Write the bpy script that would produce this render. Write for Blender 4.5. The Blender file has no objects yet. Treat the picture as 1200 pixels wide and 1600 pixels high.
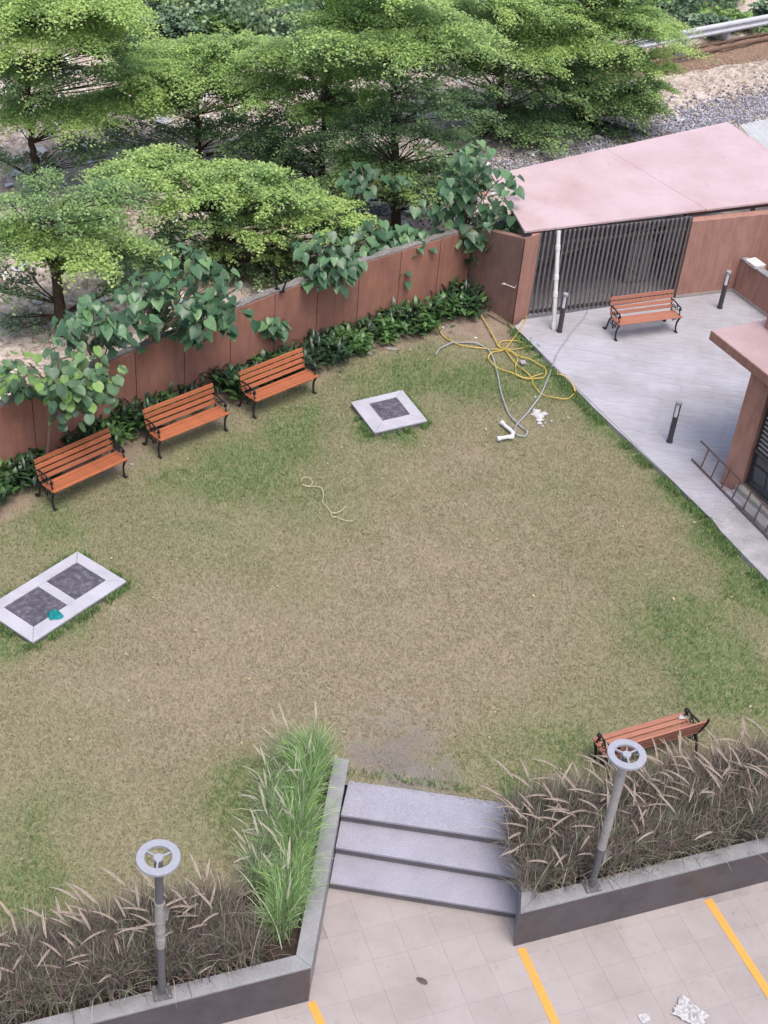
import bpy, math, random
import numpy as np
from mathutils import Vector, Matrix

random.seed(7)
RNG = np.random.default_rng(7)
S = bpy.context.scene
C = S.collection

# ------------------------------------------------------------------ camera
CAM_H = 13.5
FOC, PITCH, ROLL = 2123.8, 0.657485, 0.09383      # focal length in photo pixels (1200 x 1600), radians
cp, sp, cr, sr = math.cos(PITCH), math.sin(PITCH), math.cos(ROLL), math.sin(ROLL)
FW = np.array([0, cp, -sp]); UP0 = np.array([0, sp, cp]); RT0 = np.array([1.0, 0, 0])
RT = cr * RT0 + sr * UP0
UP = -sr * RT0 + cr * UP0
cam_d = bpy.data.cameras.new('camera')
cam = bpy.data.objects.new('camera', cam_d); C.objects.link(cam)
cam_d.sensor_fit = 'VERTICAL'; cam_d.sensor_height = 36.0
cam_d.lens = 36.0 * FOC / 1600.0
cam_d.clip_start = 0.5; cam_d.clip_end = 2000
M = Matrix.Identity(4)
for i in range(3):
    M[i][0] = RT[i]; M[i][1] = UP[i]; M[i][2] = -FW[i]
M[2][3] = CAM_H
cam.matrix_world = M
S.camera = cam

# ------------------------------------------------------------------ sky, sun, exposure
SUN_EL, SUN_AZ = math.radians(70), math.radians(150)   # azimuth from +Y (away from camera) towards +X
w = bpy.data.worlds.new('World'); S.world = w; w.use_nodes = True
nt = w.node_tree; nt.nodes.clear()
sky = nt.nodes.new('ShaderNodeTexSky'); sky.sky_type = 'NISHITA'; sky.sun_disc = False
sky.sun_elevation = SUN_EL; sky.sun_rotation = SUN_AZ
sky.air_density = 1.0; sky.dust_density = 5.0; sky.ozone_density = 0.6
bgd = nt.nodes.new('ShaderNodeBackground'); bgd.inputs['Strength'].default_value = 0.15
wo = nt.nodes.new('ShaderNodeOutputWorld')
nt.links.new(sky.outputs[0], bgd.inputs[0]); nt.links.new(bgd.outputs[0], wo.inputs[0])
sun_d = bpy.data.lights.new('sun', 'SUN'); sun_d.energy = 1.2; sun_d.angle = math.radians(30)
sun_d.color = (1.0, 0.98, 0.965)
sun = bpy.data.objects.new('sun', sun_d); C.objects.link(sun)
sdir = Vector((math.sin(SUN_AZ) * math.cos(SUN_EL), math.cos(SUN_AZ) * math.cos(SUN_EL), math.sin(SUN_EL)))
sun.rotation_euler = sdir.to_track_quat('Z', 'Y').to_euler()
S.view_settings.view_transform = 'Standard'; S.view_settings.look = 'None'
S.view_settings.exposure = 0.75; S.view_settings.gamma = 1.0
S.view_settings.use_curve_mapping = False

# ------------------------------------------------------------------ pixel <-> world
def ray(x, y):
    return FW * FOC + RT * (x - 600) + UP * (800 - y)
def at(x, y, z=0.0):
    d = ray(x, y); t = (z - CAM_H) / d[2]
    return Vector((d[0] * t, d[1] * t, z))
def on_post(base, x, y):
    """height at which the photo point (x, y) lies on the vertical over the plan point base"""
    d = ray(x, y); t = (base[0] * d[0] + base[1] * d[1]) / (d[0] ** 2 + d[1] ** 2)
    return CAM_H + d[2] * t
def photo_x(p):
    v = np.array([p[0], p[1], 0.0]) - np.array([0, 0, CAM_H]); return 600 + FOC * (v @ RT) / (v @ FW)
def at_depth(base, x, y):
    """point seen at (x, y) as far away as the vertical over the plan point base"""
    d = ray(x, y); f = Vector((base[0], base[1], 0)).length
    t = f / math.hypot(d[0], d[1])
    return Vector((d[0] * t, d[1] * t, CAM_H + d[2] * t))

# ------------------------------------------------------------------ materials
def new_mat(name):
    m = bpy.data.materials.new(name); m.use_nodes = True
    n = m.node_tree; n.nodes.clear()
    return m, n
def nd(n, t, **kw):
    x = n.nodes.new(t)
    for k, v in kw.items():
        if k in x.inputs: x.inputs[k].default_value = v
        else: setattr(x, k, v)
    return x
def ramp(n, fac, stops):
    r = n.nodes.new('ShaderNodeValToRGB')
    e = r.color_ramp.elements
    while len(e) < len(stops): e.new(0.5)
    for q, (p, c) in zip(e, stops):
        q.position = p; q.color = (*c, 1) if len(c) == 3 else c
    n.links.new(fac, r.inputs[0]); return r.outputs[0]
def mixc(n, fac, a, b, mode='MIX'):
    m = n.nodes.new('ShaderNodeMix'); m.data_type = 'RGBA'; m.blend_type = mode
    for s, v in ((m.inputs[0], fac), (m.inputs[6], a), (m.inputs[7], b)):
        if hasattr(v, 'is_output'): n.links.new(v, s)
        elif isinstance(v, (int, float)): s.default_value = v
        else: s.default_value = (*v, 1)
    return m.outputs[2]
def noise(n, scale, detail=4, rough=0.55, coord='Object', stretch=None, distort=0.0):
    tc = n.nodes.new('ShaderNodeTexCoord'); src = tc.outputs[coord]
    if coord == 'World':
        pass
    if stretch:
        mp = n.nodes.new('ShaderNodeMapping'); mp.inputs['Scale'].default_value = stretch
        n.links.new(src, mp.inputs[0]); src = mp.outputs[0]
    t = nd(n, 'ShaderNodeTexNoise', Scale=scale, Detail=detail, Roughness=rough, Distortion=distort)
    n.links.new(src, t.inputs['Vector']); return t.outputs['Fac']
def wnoise(n, scale, detail=4, rough=0.55, stretch=None):
    g = n.nodes.new('ShaderNodeNewGeometry'); src = g.outputs['Position']
    if stretch:
        mp = n.nodes.new('ShaderNodeMapping'); mp.inputs['Scale'].default_value = stretch
        n.links.new(src, mp.inputs[0]); src = mp.outputs[0]
    t = nd(n, 'ShaderNodeTexNoise', Scale=scale, Detail=detail, Roughness=rough)
    n.links.new(src, t.inputs['Vector']); return t.outputs['Fac']
def finish(n, col, rough=0.7, spec=0.3, bump=None, bump_d=0.01, metal=0.0):
    p = nd(n, 'ShaderNodeBsdfPrincipled', Roughness=rough, Metallic=metal)
    p.inputs['Specular IOR Level'].default_value = spec
    if hasattr(col, 'is_output'): n.links.new(col, p.inputs['Base Color'])
    else: p.inputs['Base Color'].default_value = (*col, 1)
    if bump is not None:
        b = nd(n, 'ShaderNodeBump', Strength=0.7, Distance=bump_d)
        n.links.new(bump, b.inputs['Height']); n.links.new(b.outputs[0], p.inputs['Normal'])
    o = n.nodes.new('ShaderNodeOutputMaterial'); n.links.new(p.outputs[0], o.inputs[0])
    return p
def rnd_tint(n, col, lo, hi):
    """per-object brightness variation (each plank, leaf, tile its own tone)"""
    oi = n.nodes.new('ShaderNodeObjectInfo')
    mr = n.nodes.new('ShaderNodeMapRange'); mr.inputs[3].default_value = lo; mr.inputs[4].default_value = hi
    n.links.new(oi.outputs['Random'], mr.inputs[0])
    return mixc(n, 1.0, col, mr.outputs[0], 'MULTIPLY')

def speckled(name, a, b, c, scale=160, rough=0.55, stain=0.25, tint=None, bump_d=0.002):
    m, n = new_mat(name)
    f = wnoise(n, scale, 3, 0.7)
    col = ramp(n, f, [(0.30, a), (0.5, b), (0.70, c)])
    st = ramp(n, wnoise(n, 2.6, 6, 0.65), [(0.3, (1 - stain,) * 3), (0.62, (1, 1, 1))])
    col = mixc(n, 1.0, col, st, 'MULTIPLY')
    if tint: col = rnd_tint(n, col, *tint)
    finish(n, col, rough, 0.35, f, bump_d)
    return m
def plaster(name, base, dark, rough=0.85, streak=0.5):
    m, n = new_mat(name)
    f = wnoise(n, 1.3, 6, 0.65)
    col = ramp(n, f, [(0.32, dark), (0.6, base)])
    g = wnoise(n, 5.0, 5, 0.6, (2.2, 2.2, 0.35))
    col = mixc(n, 1.0, col, ramp(n, g, [(0.3, (1 - streak * 0.6,) * 3), (0.6, (1, 1, 1))]), 'MULTIPLY')
    fine = wnoise(n, 70, 3, 0.6)
    finish(n, col, rough, 0.2, fine, 0.004)
    return m
def plain(name, col, rough=0.6, var=0.15, scale=12, metal=0.0, spec=0.4, bump_d=0.0):
    m, n = new_mat(name)
    f = noise(n, scale, 5, 0.6)
    c = mixc(n, 1.0, col, ramp(n, f, [(0.3, (1 - var,) * 3), (0.7, (1, 1, 1))]), 'MULTIPLY')
    finish(n, c, rough, spec, f if bump_d else None, bump_d, metal)
    return m
def foliage(name, rough=0.5, transl=0.3, attr=True, cols=None, spec=0.25):
    m, n = new_mat(name)
    if attr:
        a = n.nodes.new('ShaderNodeAttribute'); a.attribute_name = 'col'; col = a.outputs['Color']
    else:
        oi = n.nodes.new('ShaderNodeObjectInfo'); col = ramp(n, oi.outputs['Random'], cols)
        f = noise(n, 14, 3, 0.6)
        col = mixc(n, 1.0, col, ramp(n, f, [(0.3, (0.78,) * 3), (0.7, (1.08,) * 3)]), 'MULTIPLY')
    p = nd(n, 'ShaderNodeBsdfPrincipled', Roughness=rough); p.inputs['Specular IOR Level'].default_value = spec
    n.links.new(col, p.inputs['Base Color'])
    t = n.nodes.new('ShaderNodeBsdfTranslucent'); n.links.new(col, t.inputs[0])
    mx = n.nodes.new('ShaderNodeMixShader'); mx.inputs[0].default_value = transl
    n.links.new(p.outputs[0], mx.inputs[1]); n.links.new(t.outputs[0], mx.inputs[2])
    o = n.nodes.new('ShaderNodeOutputMaterial'); n.links.new(mx.outputs[0], o.inputs[0])
    return m
def wood(name, lo, hi, rough=0.45):
    m, n = new_mat(name)
    f = noise(n, 6, 6, 0.65, stretch=(1.0, 14, 14))
    col = ramp(n, f, [(0.3, lo), (0.7, hi)])
    col = rnd_tint(n, col, 0.82, 1.15)
    finish(n, col, rough, 0.4, f, 0.002)
    return m

MT = {}
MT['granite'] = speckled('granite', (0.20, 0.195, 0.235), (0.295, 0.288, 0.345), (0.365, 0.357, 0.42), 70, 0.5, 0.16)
MT['granite_pale'] = speckled('granite_pale', (0.30, 0.295, 0.34), (0.41, 0.405, 0.455), (0.50, 0.495, 0.54), 80, 0.5, 0.2)
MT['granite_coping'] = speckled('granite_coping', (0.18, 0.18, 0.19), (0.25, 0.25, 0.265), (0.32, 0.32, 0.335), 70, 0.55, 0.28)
MT['granite_face_shaded'] = speckled('granite_face_shaded', (0.072, 0.062, 0.068), (0.095, 0.083, 0.09), (0.122, 0.108, 0.115), 130, 0.5, 0.35)  # coping granite made darker, the front faces' shade put into the colour
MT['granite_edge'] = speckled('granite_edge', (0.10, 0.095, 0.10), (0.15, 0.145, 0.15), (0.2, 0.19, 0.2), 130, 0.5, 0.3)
MT['cover'] = speckled('cast_cover', (0.06, 0.055, 0.07), (0.09, 0.084, 0.108), (0.19, 0.18, 0.21), 11, 0.55, 0.35)
MT['plank'] = None
def mk_plank():
    m, n = new_mat('stone_plank')
    f = noise(n, 3.0, 6, 0.62, stretch=(1.0, 5, 5))
    col = ramp(n, f, [(0.3, (0.31, 0.307, 0.345)), (0.5, (0.355, 0.351, 0.395)), (0.7, (0.395, 0.391, 0.44))])
    col = rnd_tint(n, col, 0.96, 1.025)
    st = ramp(n, wnoise(n, 0.9, 6, 0.6), [(0.36, (0.84, 0.82, 0.78)), (0.6, (1, 1, 1))])
    col = mixc(n, 1.0, col, st, 'MULTIPLY')
    finish(n, col, 0.55, 0.3, f, 0.003); return m
MT['plank'] = mk_plank()
MT['concrete'] = speckled('concrete', (0.27, 0.265, 0.285), (0.35, 0.345, 0.37), (0.42, 0.415, 0.44), 60, 0.85, 0.35)
MT['rough_cement'] = speckled('rough_cement', (0.12, 0.105, 0.10), (0.20, 0.18, 0.17), (0.30, 0.28, 0.265), 25, 0.95, 0.4, None, 0.01)
def mk_tile():
    m, n = new_mat('paving_tile')
    f = wnoise(n, 130, 3, 0.7)
    col = ramp(n, f, [(0.3, (0.29, 0.258, 0.255)), (0.7, (0.352, 0.318, 0.315))])
    col = mixc(n, 1.0, col, ramp(n, wnoise(n, 1.6, 7, 0.65), [(0.32, (0.84, 0.83, 0.82)), (0.6, (1, 1, 1))]), 'MULTIPLY')
    col = mixc(n, 1.0, col, ramp(n, wnoise(n, 9, 4, 0.6), [(0.22, (0.7, 0.68, 0.66)), (0.36, (1, 1, 1))]), 'MULTIPLY')
    col = rnd_tint(n, col, 0.965, 1.02)
    finish(n, col, 0.7, 0.25, f, 0.002); return m
MT['tile'] = mk_tile()
MT['grout'] = speckled('tile_bed', (0.24, 0.21, 0.205), (0.30, 0.268, 0.268), (0.345, 0.315, 0.315), 60, 0.9, 0.3)
def mk_paint():
    m, n = new_mat('yellow_paint')
    f = wnoise(n, 26, 5, 0.7)
    col = ramp(n, f, [(0.33, (0.36, 0.29, 0.2)), (0.43, (0.60, 0.27, 0.06)), (0.7, (0.70, 0.325, 0.055))])
    finish(n, col, 0.6, 0.3); return m
MT['yellow_paint'] = mk_paint()
MT['terracotta'] = plaster('terracotta_plaster', (0.36, 0.20, 0.162), (0.30, 0.16, 0.13), 0.85, 0.42)
MT['terracotta_wall'] = plaster('terracotta_boundary', (0.33, 0.158, 0.115), (0.245, 0.118, 0.092), 0.85, 0.3)
MT['terracotta_old_shaded'] = plaster('terracotta_weathered_shaded', (0.26, 0.15, 0.125), (0.185, 0.115, 0.10), 0.9, 0.35)  # weathered plaster, darkened further to paint in the leaf shade
MT['terracotta_top'] = plaster('terracotta_slab', (0.385, 0.29, 0.295), (0.33, 0.24, 0.24), 0.8, 0.1)
def mk_roof():
    m, n = new_mat('roof_sheet')
    f = wnoise(n, 1.1, 6, 0.6)
    col = ramp(n, f, [(0.28, (0.40, 0.285, 0.285)), (0.62, (0.48, 0.365, 0.385))])
    col = mixc(n, 1.0, col, ramp(n, wnoise(n, 22, 4, 0.6), [(0.25, (0.85, 0.83, 0.82)), (0.36, (1, 1, 1))]), 'MULTIPLY')
    col = mixc(n, 1.0, col, ramp(n, wnoise(n, 7, 6, 0.7), [(0.27, (0.78, 0.73, 0.72)), (0.42, (1, 1, 1))]), 'MULTIPLY')
    finish(n, col, 0.38, 0.5, wnoise(n, 1.4, 2), 0.006); return m
MT['roof'] = mk_roof()
MT['dark_edge'] = plain('dark_underside', (0.10, 0.055, 0.05), 0.8)
MT['gate'] = plain('gate_metal', (0.085, 0.075, 0.08), 0.45, 0.3, 20)
MT['gate_light'] = plain('gate_bar_metal', (0.17, 0.152, 0.152), 0.45, 0.3, 20)
MT['iron'] = plain('black_cast_iron', (0.016, 0.016, 0.019), 0.42, 0.3, 30)
MT['bench_wood'] = wood('bench_wood', (0.23, 0.072, 0.034), (0.41, 0.135, 0.06))
MT['bench_wood_faded'] = wood('bench_wood_faded', (0.27, 0.105, 0.066), (0.40, 0.18, 0.125))
MT['bollard'] = plain('bollard_metal', (0.055, 0.052, 0.062), 0.4, 0.25, 25)
MT['bollard_cap'] = plain('bollard_cap', (0.30, 0.30, 0.32), 0.45, 0.2, 20)
MT['diffuser'] = plain('bollard_diffuser', (0.62, 0.61, 0.64), 0.3, 0.1, 20)
MT['lamp'] = plain('lamp_grey_metal', (0.115, 0.115, 0.125), 0.42, 0.2, 25)
MT['lamp_ring'] = plain('lamp_ring_metal', (0.30, 0.31, 0.36), 0.45, 0.12, 20)
def mk_wrap():
    m, n = new_mat('plastic_wrap')
    f = noise(n, 38, 4, 0.6, stretch=(1, 1, 2.4))
    finish(n, ramp(n, f, [(0.3, (0.20, 0.19, 0.185)), (0.7, (0.40, 0.385, 0.38))]), 0.35, 0.5, f, 0.02); return m
MT['wrap'] = mk_wrap()
MT['white_pvc'] = plain('white_pvc', (0.60, 0.585, 0.58), 0.4, 0.12, 14)
MT['white_paper'] = plain('white_paper', (0.50, 0.495, 0.51), 0.7, 0.25, 18)
MT['yellow_hose'] = plain('yellow_hose', (0.55, 0.40, 0.10), 0.45, 0.3, 3)
MT['grey_hose'] = plain('grey_hose', (0.34, 0.35, 0.39), 0.4, 0.25, 3)
MT['string'] = plain('pale_string', (0.55, 0.48, 0.32), 0.8, 0.15, 20)
MT['teal'] = plain('teal_cloth', (0.0, 0.20, 0.21), 0.8, 0.35, 16)
MT['stone_grey'] = speckled('grey_stone', (0.22, 0.2, 0.19), (0.33, 0.31, 0.29), (0.44, 0.42, 0.4), 60, 0.9, 0.3)
MT['leaf_dry'] = plain('dry_leaf', (0.10, 0.075, 0.065), 0.8, 0.3, 30)
MT['rust'] = plain('rusty_steel', (0.145, 0.085, 0.06), 0.7, 0.45, 14)
MT['ladder'] = plain('ladder_steel', (0.13, 0.085, 0.08), 0.55, 0.35, 10)
MT['zinc'] = plain('galvanised_steel', (0.47, 0.48, 0.53), 0.4, 0.15, 4)
MT['corrugated'] = plain('corrugated_white', (0.45, 0.46, 0.47), 0.5, 0.2, 4)
MT['glass_dark'] = plain('dark_glass', (0.03, 0.033, 0.045), 0.08, 0.2, 3, 0.0, 0.7)
MT['frame_dark'] = plain('window_frame', (0.075, 0.07, 0.075), 0.4, 0.2, 10)
MT['pale_grey'] = plain('reflection_grey', (0.30, 0.29, 0.30), 0.6, 0.15, 8)  # grey of the cabinet and of the strips that draw reflections
MT['bark'] = plain('bark', (0.085, 0.062, 0.048), 0.95, 0.5, 9, 0, 0.1, 0.02)
MT['bark_pale'] = plain('pale_bark', (0.27, 0.185, 0.14), 0.9, 0.35, 9, 0, 0.1, 0.01)
MT['tree_leaf'] = foliage('tree_leaf', 0.5, 0.48)
MT['bush_leaf'] = foliage('bush_leaf', 0.5, 0.3)
MT['shrub_leaf'] = foliage('shrub_leaf', 0.34, 0.2, spec=0.45)
MT['grass'] = foliage('grass_blade', 0.7, 0.4, spec=0.1)
MT['plume'] = foliage('seed_head', 0.8, 0.4, spec=0.05)
MT['big_leaf'] = foliage('large_leaf', 0.36, 0.22, False,
    [(0.0, (0.04, 0.092, 0.048)), (0.5, (0.07, 0.152, 0.075)), (0.8, (0.105, 0.215, 0.105)), (1.0, (0.165, 0.29, 0.12))], 0.45)
MT['round_leaf'] = foliage('round_leaf', 0.4, 0.25, False,
    [(0.0, (0.055, 0.11, 0.065)), (0.45, (0.10, 0.19, 0.095)), (0.78, (0.15, 0.26, 0.11)), (1.0, (0.24, 0.40, 0.09))], 0.4)
def mk_soil(name, a, b, c):
    m, n = new_mat(name)
    f = wnoise(n, 9, 8, 0.7)
    col = ramp(n, f, [(0.3, a), (0.5, b), (0.72, c)])
    finish(n, col, 0.95, 0.1, wnoise(n, 24, 6, 0.7), 0.02); return m
MT['soil'] = mk_soil('planter_soil', (0.018, 0.014, 0.011), (0.04, 0.03, 0.024), (0.075, 0.06, 0.048))
MT['waste'] = mk_soil('waste_ground_soil', (0.31, 0.26, 0.225), (0.47, 0.405, 0.36), (0.63, 0.58, 0.54))
MT['base'] = mk_soil('earth', (0.2, 0.16, 0.13), (0.3, 0.25, 0.2), (0.4, 0.33, 0.28))
MT['mound'] = mk_soil('brown_earth', (0.13, 0.085, 0.06), (0.2, 0.135, 0.1), (0.28, 0.2, 0.15))
def mk_attr(name, rough=0.95, bump_scale=60, d=0.012):
    m, n = new_mat(name)
    a = n.nodes.new('ShaderNodeAttribute'); a.attribute_name = 'col'
    f = wnoise(n, bump_scale, 5, 0.7)
    col = mixc(n, 1.0, a.outputs['Color'], ramp(n, f, [(0.3, (0.65,) * 3), (0.7, (1.15,) * 3)]), 'MULTIPLY')
    finish(n, col, rough, 0.1, f, d); return m
MT['lawn_soil'] = mk_attr('lawn_soil')
MT['gravel'] = mk_attr('gravel_stone', 0.85, 40, 0.004)
MT['litter'] = mk_attr('litter', 0.7, 40, 0.003)

# ------------------------------------------------------------------ mesh helpers
class MB:
    def __init__(s): s.v = []; s.f = []
    def add(s, vs, fs):
        o = len(s.v); s.v += [tuple(x) for x in vs]; s.f += [tuple(i + o for i in f) for f in fs]
    def box(s, c, size, rz=0.0, bev=0.0):
        hx, hy, hz = [q / 2 for q in size]; ca, sa = math.cos(rz), math.sin(rz)
        def T(x, y, z): return (c[0] + ca * x - sa * y, c[1] + sa * x + ca * y, c[2] + z)
        if bev <= 0:
            vs = [T(x, y, z) for z in (-hz, hz) for x, y in ((-hx, -hy), (hx, -hy), (hx, hy), (-hx, hy))]
            s.add(vs, [(3, 2, 1, 0), (4, 5, 6, 7), (0, 1, 5, 4), (1, 2, 6, 5), (2, 3, 7, 6), (3, 0, 4, 7)])
        else:
            b = bev
            rings = []
            for z, i in ((-hz, b), (-hz + b, 0), (hz - b, 0), (hz, b)):
                rings.append([T(x, y, z) for x, y in ((-hx + i, -hy + i), (hx - i, -hy + i), (hx - i, hy - i), (-hx + i, hy - i))])
            vs = [p for r in rings for p in r]
            fs = [(3, 2, 1, 0), (12, 13, 14, 15)]
            for r in range(3):
                for k in range(4):
                    a, b2 = r * 4 + k, r * 4 + (k + 1) % 4
                    fs.append((a, b2, b2 + 4, a + 4))
            s.add(vs, fs)
    def prism(s, poly, z0, z1, bev=0.0):
        n = len(poly)
        zz0 = z0 if hasattr(z0, '__len__') else [z0] * n
        zz1 = z1 if hasattr(z1, '__len__') else [z1] * n
        area = sum(poly[i][0] * poly[(i + 1) % n][1] - poly[(i + 1) % n][0] * poly[i][1] for i in range(n))
        idx = list(range(n)) if area > 0 else list(range(n))[::-1]
        P = [poly[i] for i in idx]; a0 = [zz0[i] for i in idx]; a1 = [zz1[i] for i in idx]
        if bev <= 0:
            vs = [(P[i][0], P[i][1], a0[i]) for i in range(n)] + [(P[i][0], P[i][1], a1[i]) for i in range(n)]
            fs = [tuple(range(n))[::-1], tuple(range(n, 2 * n))]
            fs += [(i, (i + 1) % n, n + (i + 1) % n, n + i) for i in range(n)]
        else:
            I = inset(P, bev)
            vs = [(P[i][0], P[i][1], a0[i]) for i in range(n)] + [(P[i][0], P[i][1], a1[i] - bev) for i in range(n)] + [(I[i][0], I[i][1], a1[i]) for i in range(n)]
            fs = [tuple(range(n))[::-1], tuple(range(2 * n, 3 * n))]
            for r in range(2):
                fs += [(r * n + i, r * n + (i + 1) % n, (r + 1) * n + (i + 1) % n, (r + 1) * n + i) for i in range(n)]
        s.add(vs, fs)
    def tube(s, pts, rad, seg=6, caps=True):
        pts = [Vector(p) for p in pts]; n = len(pts)
        rads = rad if hasattr(rad, '__len__') else [rad] * n
        up = None; vs = []; fs = []
        for i, p in enumerate(pts):
            t = (pts[min(i + 1, n - 1)] - pts[max(i - 1, 0)])
            if t.length < 1e-9: t = Vector((0, 0, 1))
            t.normalize()
            if up is None:
                up = Vector((0, 0, 1)) if abs(t.z) < 0.9 else Vector((1, 0, 0))
            a = t.cross(up)
            if a.length < 1e-6: a = t.cross(Vector((0, 1, 0)))
            a.normalize(); b = a.cross(t).normalized(); up = b
            for k in range(seg):
                an = 2 * math.pi * k / seg
                vs.append(p + (a * math.cos(an) + b * math.sin(an)) * rads[i])
        for i in range(n - 1):
            for k in range(seg):
                fs.append((i * seg + k, i * seg + (k + 1) % seg, (i + 1) * seg + (k + 1) % seg, (i + 1) * seg + k))
        if caps:
            fs.append(tuple(range(seg))[::-1]); fs.append(tuple((n - 1) * seg + k for k in range(seg)))
        s.add(vs, [f[::-1] for f in fs])
    def lathe(s, c, prof, seg=20):
        vs = []; fs = []; n = len(prof)
        for (r, z) in prof:
            for k in range(seg):
                an = 2 * math.pi * k / seg
                vs.append((c[0] + r * math.cos(an), c[1] + r * math.sin(an), c[2] + z))
        for i in range(n - 1):
            for k in range(seg):
                fs.append((i * seg + k, i * seg + (k + 1) % seg, (i + 1) * seg + (k + 1) % seg, (i + 1) * seg + k))
        fs.append(tuple(range(seg))[::-1]); fs.append(tuple((n - 1) * seg + k for k in range(seg)))
        s.add(vs, fs)
    def build(s, name, mat, parent=None, origin=None, smooth=False):
        """link as ONE mesh object; origin = world/base point the vertices are measured from"""
        o = Vector(origin) if origin is not None else Vector((0, 0, 0))
        me = bpy.data.meshes.new(name)
        me.from_pydata([(x - o.x, y - o.y, z - o.z) for x, y, z in s.v], [], s.f)
        if mat: me.materials.append(mat)
        if smooth: me.shade_smooth()
        ob = bpy.data.objects.new(name, me); C.objects.link(ob)
        if parent is not None: ob.parent = parent
        elif origin is not None: ob.location = o
        return ob

def inset(P, d):
    n = len(P); out = []
    for i in range(n):
        p0, p1, p2 = [Vector((*P[j % n][:2], 0)) for j in (i - 1, i, i + 1)]
        a = (p1 - p0).normalized(); b = (p2 - p1).normalized()
        na = Vector((-a.y, a.x, 0)); nb = Vector((-b.y, b.x, 0))
        m = (na + nb)
        m = m / max(0.2, m.dot(na)) if m.length > 1e-6 else na
        q = p1 + m * d; out.append((q.x, q.y))
    return out
def raw_mesh(name, V, F, mat, cols=None, parent=None, origin=None, smooth=False):
    """numpy mesh: V (n,3), F (m,k) all faces with k corners, cols (n,3) per-vertex colour of the thing itself"""
    V = np.asarray(V, np.float32); F = np.asarray(F, np.int32)
    if origin is not None: V = V - np.asarray(origin, np.float32)
    me = bpy.data.meshes.new(name)
    me.vertices.add(len(V)); me.vertices.foreach_set('co', V.ravel())
    k = F.shape[1]
    me.loops.add(F.size); me.loops.foreach_set('vertex_index', F.ravel())
    me.polygons.add(len(F)); me.polygons.foreach_set('loop_start', np.arange(0, F.size, k, dtype=np.int32))
    me.polygons.foreach_set('loop_total', np.full(len(F), k, np.int32))
    if cols is not None:
        a = me.color_attributes.new('col', 'FLOAT_COLOR', 'POINT')
        a.data.foreach_set('color', np.hstack([cols, np.ones((len(V), 1))]).astype(np.float32).ravel())
    me.materials.append(mat); me.update(calc_edges=True)
    if smooth: me.shade_smooth()
    ob = bpy.data.objects.new(name, me); C.objects.link(ob)
    if parent is not None: ob.parent = parent
    elif origin is not None: ob.location = origin
    return ob
def tag(o, label=None, cat=None, group=None, kind=None):
    if label: o['label'] = label
    if cat: o['category'] = cat
    if group: o['group'] = group
    if kind: o['kind'] = kind
    return o
def thing(name, loc, label, cat, group=None, rz=0.0):
    o = bpy.data.objects.new(name, None); C.objects.link(o); o.location = loc; o.rotation_euler = (0, 0, rz)
    o.empty_display_size = 0.2
    return tag(o, label, cat, group)
def kids(o): return [c for c in o.children]
def copy_tree(o, parent=None):
    c = o.copy(); C.objects.link(c)
    if parent is not None: c.parent = parent
    for ch in list(o.children): copy_tree(ch, c)
    return c
def piece(name, me, parent, loc=(0, 0, 0), rot=None):
    o = bpy.data.objects.new(name, me); C.objects.link(o); o.parent = parent; o.location = loc
    if rot is not None: o.rotation_euler = rot
    return o
# value noise for colour fields
_G = RNG.random((256, 256))
def vnoise(x, y, s):
    x = np.asarray(x) * s + 37.3; y = np.asarray(y) * s + 91.7
    i = np.floor(x).astype(int); j = np.floor(y).astype(int); fx = x - i; fy = y - j
    fx = fx * fx * (3 - 2 * fx); fy = fy * fy * (3 - 2 * fy)
    g = lambda a, b: _G[a % 256, b % 256]
    return (g(i, j) * (1 - fx) + g(i + 1, j) * fx) * (1 - fy) + (g(i, j + 1) * (1 - fx) + g(i + 1, j + 1) * fx) * fy
def fbm(x, y, s, o=4):
    r = 0; a = 0.5; t = 0
    for _ in range(o):
        r = r + a * vnoise(x, y, s); t += a; a *= 0.55; s *= 2.07
    return r / t
def seg_dist(X, Y, a, b):
    ax, ay, bx, by = a[0], a[1], b[0], b[1]; dx, dy = bx - ax, by - ay
    t = np.clip(((X - ax) * dx + (Y - ay) * dy) / (dx * dx + dy * dy), 0, 1)
    return np.hypot(X - ax - t * dx, Y - ay - t * dy)
def poly_dist(X, Y, pts):
    return np.min([seg_dist(X, Y, pts[i], pts[i + 1]) for i in range(len(pts) - 1)], axis=0)
def in_poly(X, Y, P):
    X = np.asarray(X); r = np.zeros(X.shape, bool); n = len(P)
    for i in range(n):
        x0, y0 = P[i][:2]; x1, y1 = P[(i + 1) % n][:2]
        c = ((y0 > Y) != (y1 > Y)) & (X < (x1 - x0) * (Y - y0) / (y1 - y0 + 1e-12) + x0)
        r ^= c
    return r
def clip_convex(poly, clip):
    """Sutherland-Hodgman; clip is a counter-clockwise convex polygon"""
    out = list(poly)
    for i in range(len(clip)):
        a, b = clip[i], clip[(i + 1) % len(clip)]
        ins = lambda p: (b[0] - a[0]) * (p[1] - a[1]) - (b[1] - a[1]) * (p[0] - a[0]) >= 0
        src, out = out, []
        for j in range(len(src)):
            p, q = src[j], src[(j + 1) % len(src)]
            if ins(p) != ins(q):
                d = (b[0] - a[0]) * (q[1] - p[1]) - (b[1] - a[1]) * (q[0] - p[0])
                t = ((b[0] - a[0]) * (a[1] - p[1]) - (b[1] - a[1]) * (a[0] - p[0])) / d if abs(d) > 1e-12 else 0
                x = (p[0] + t * (q[0] - p[0]), p[1] + t * (q[1] - p[1]))
            if ins(p):
                out.append(p)
                if not ins(q): out.append(x)
            elif ins(q): out.append(x)
        if len(out) < 3: return []
    return out
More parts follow.
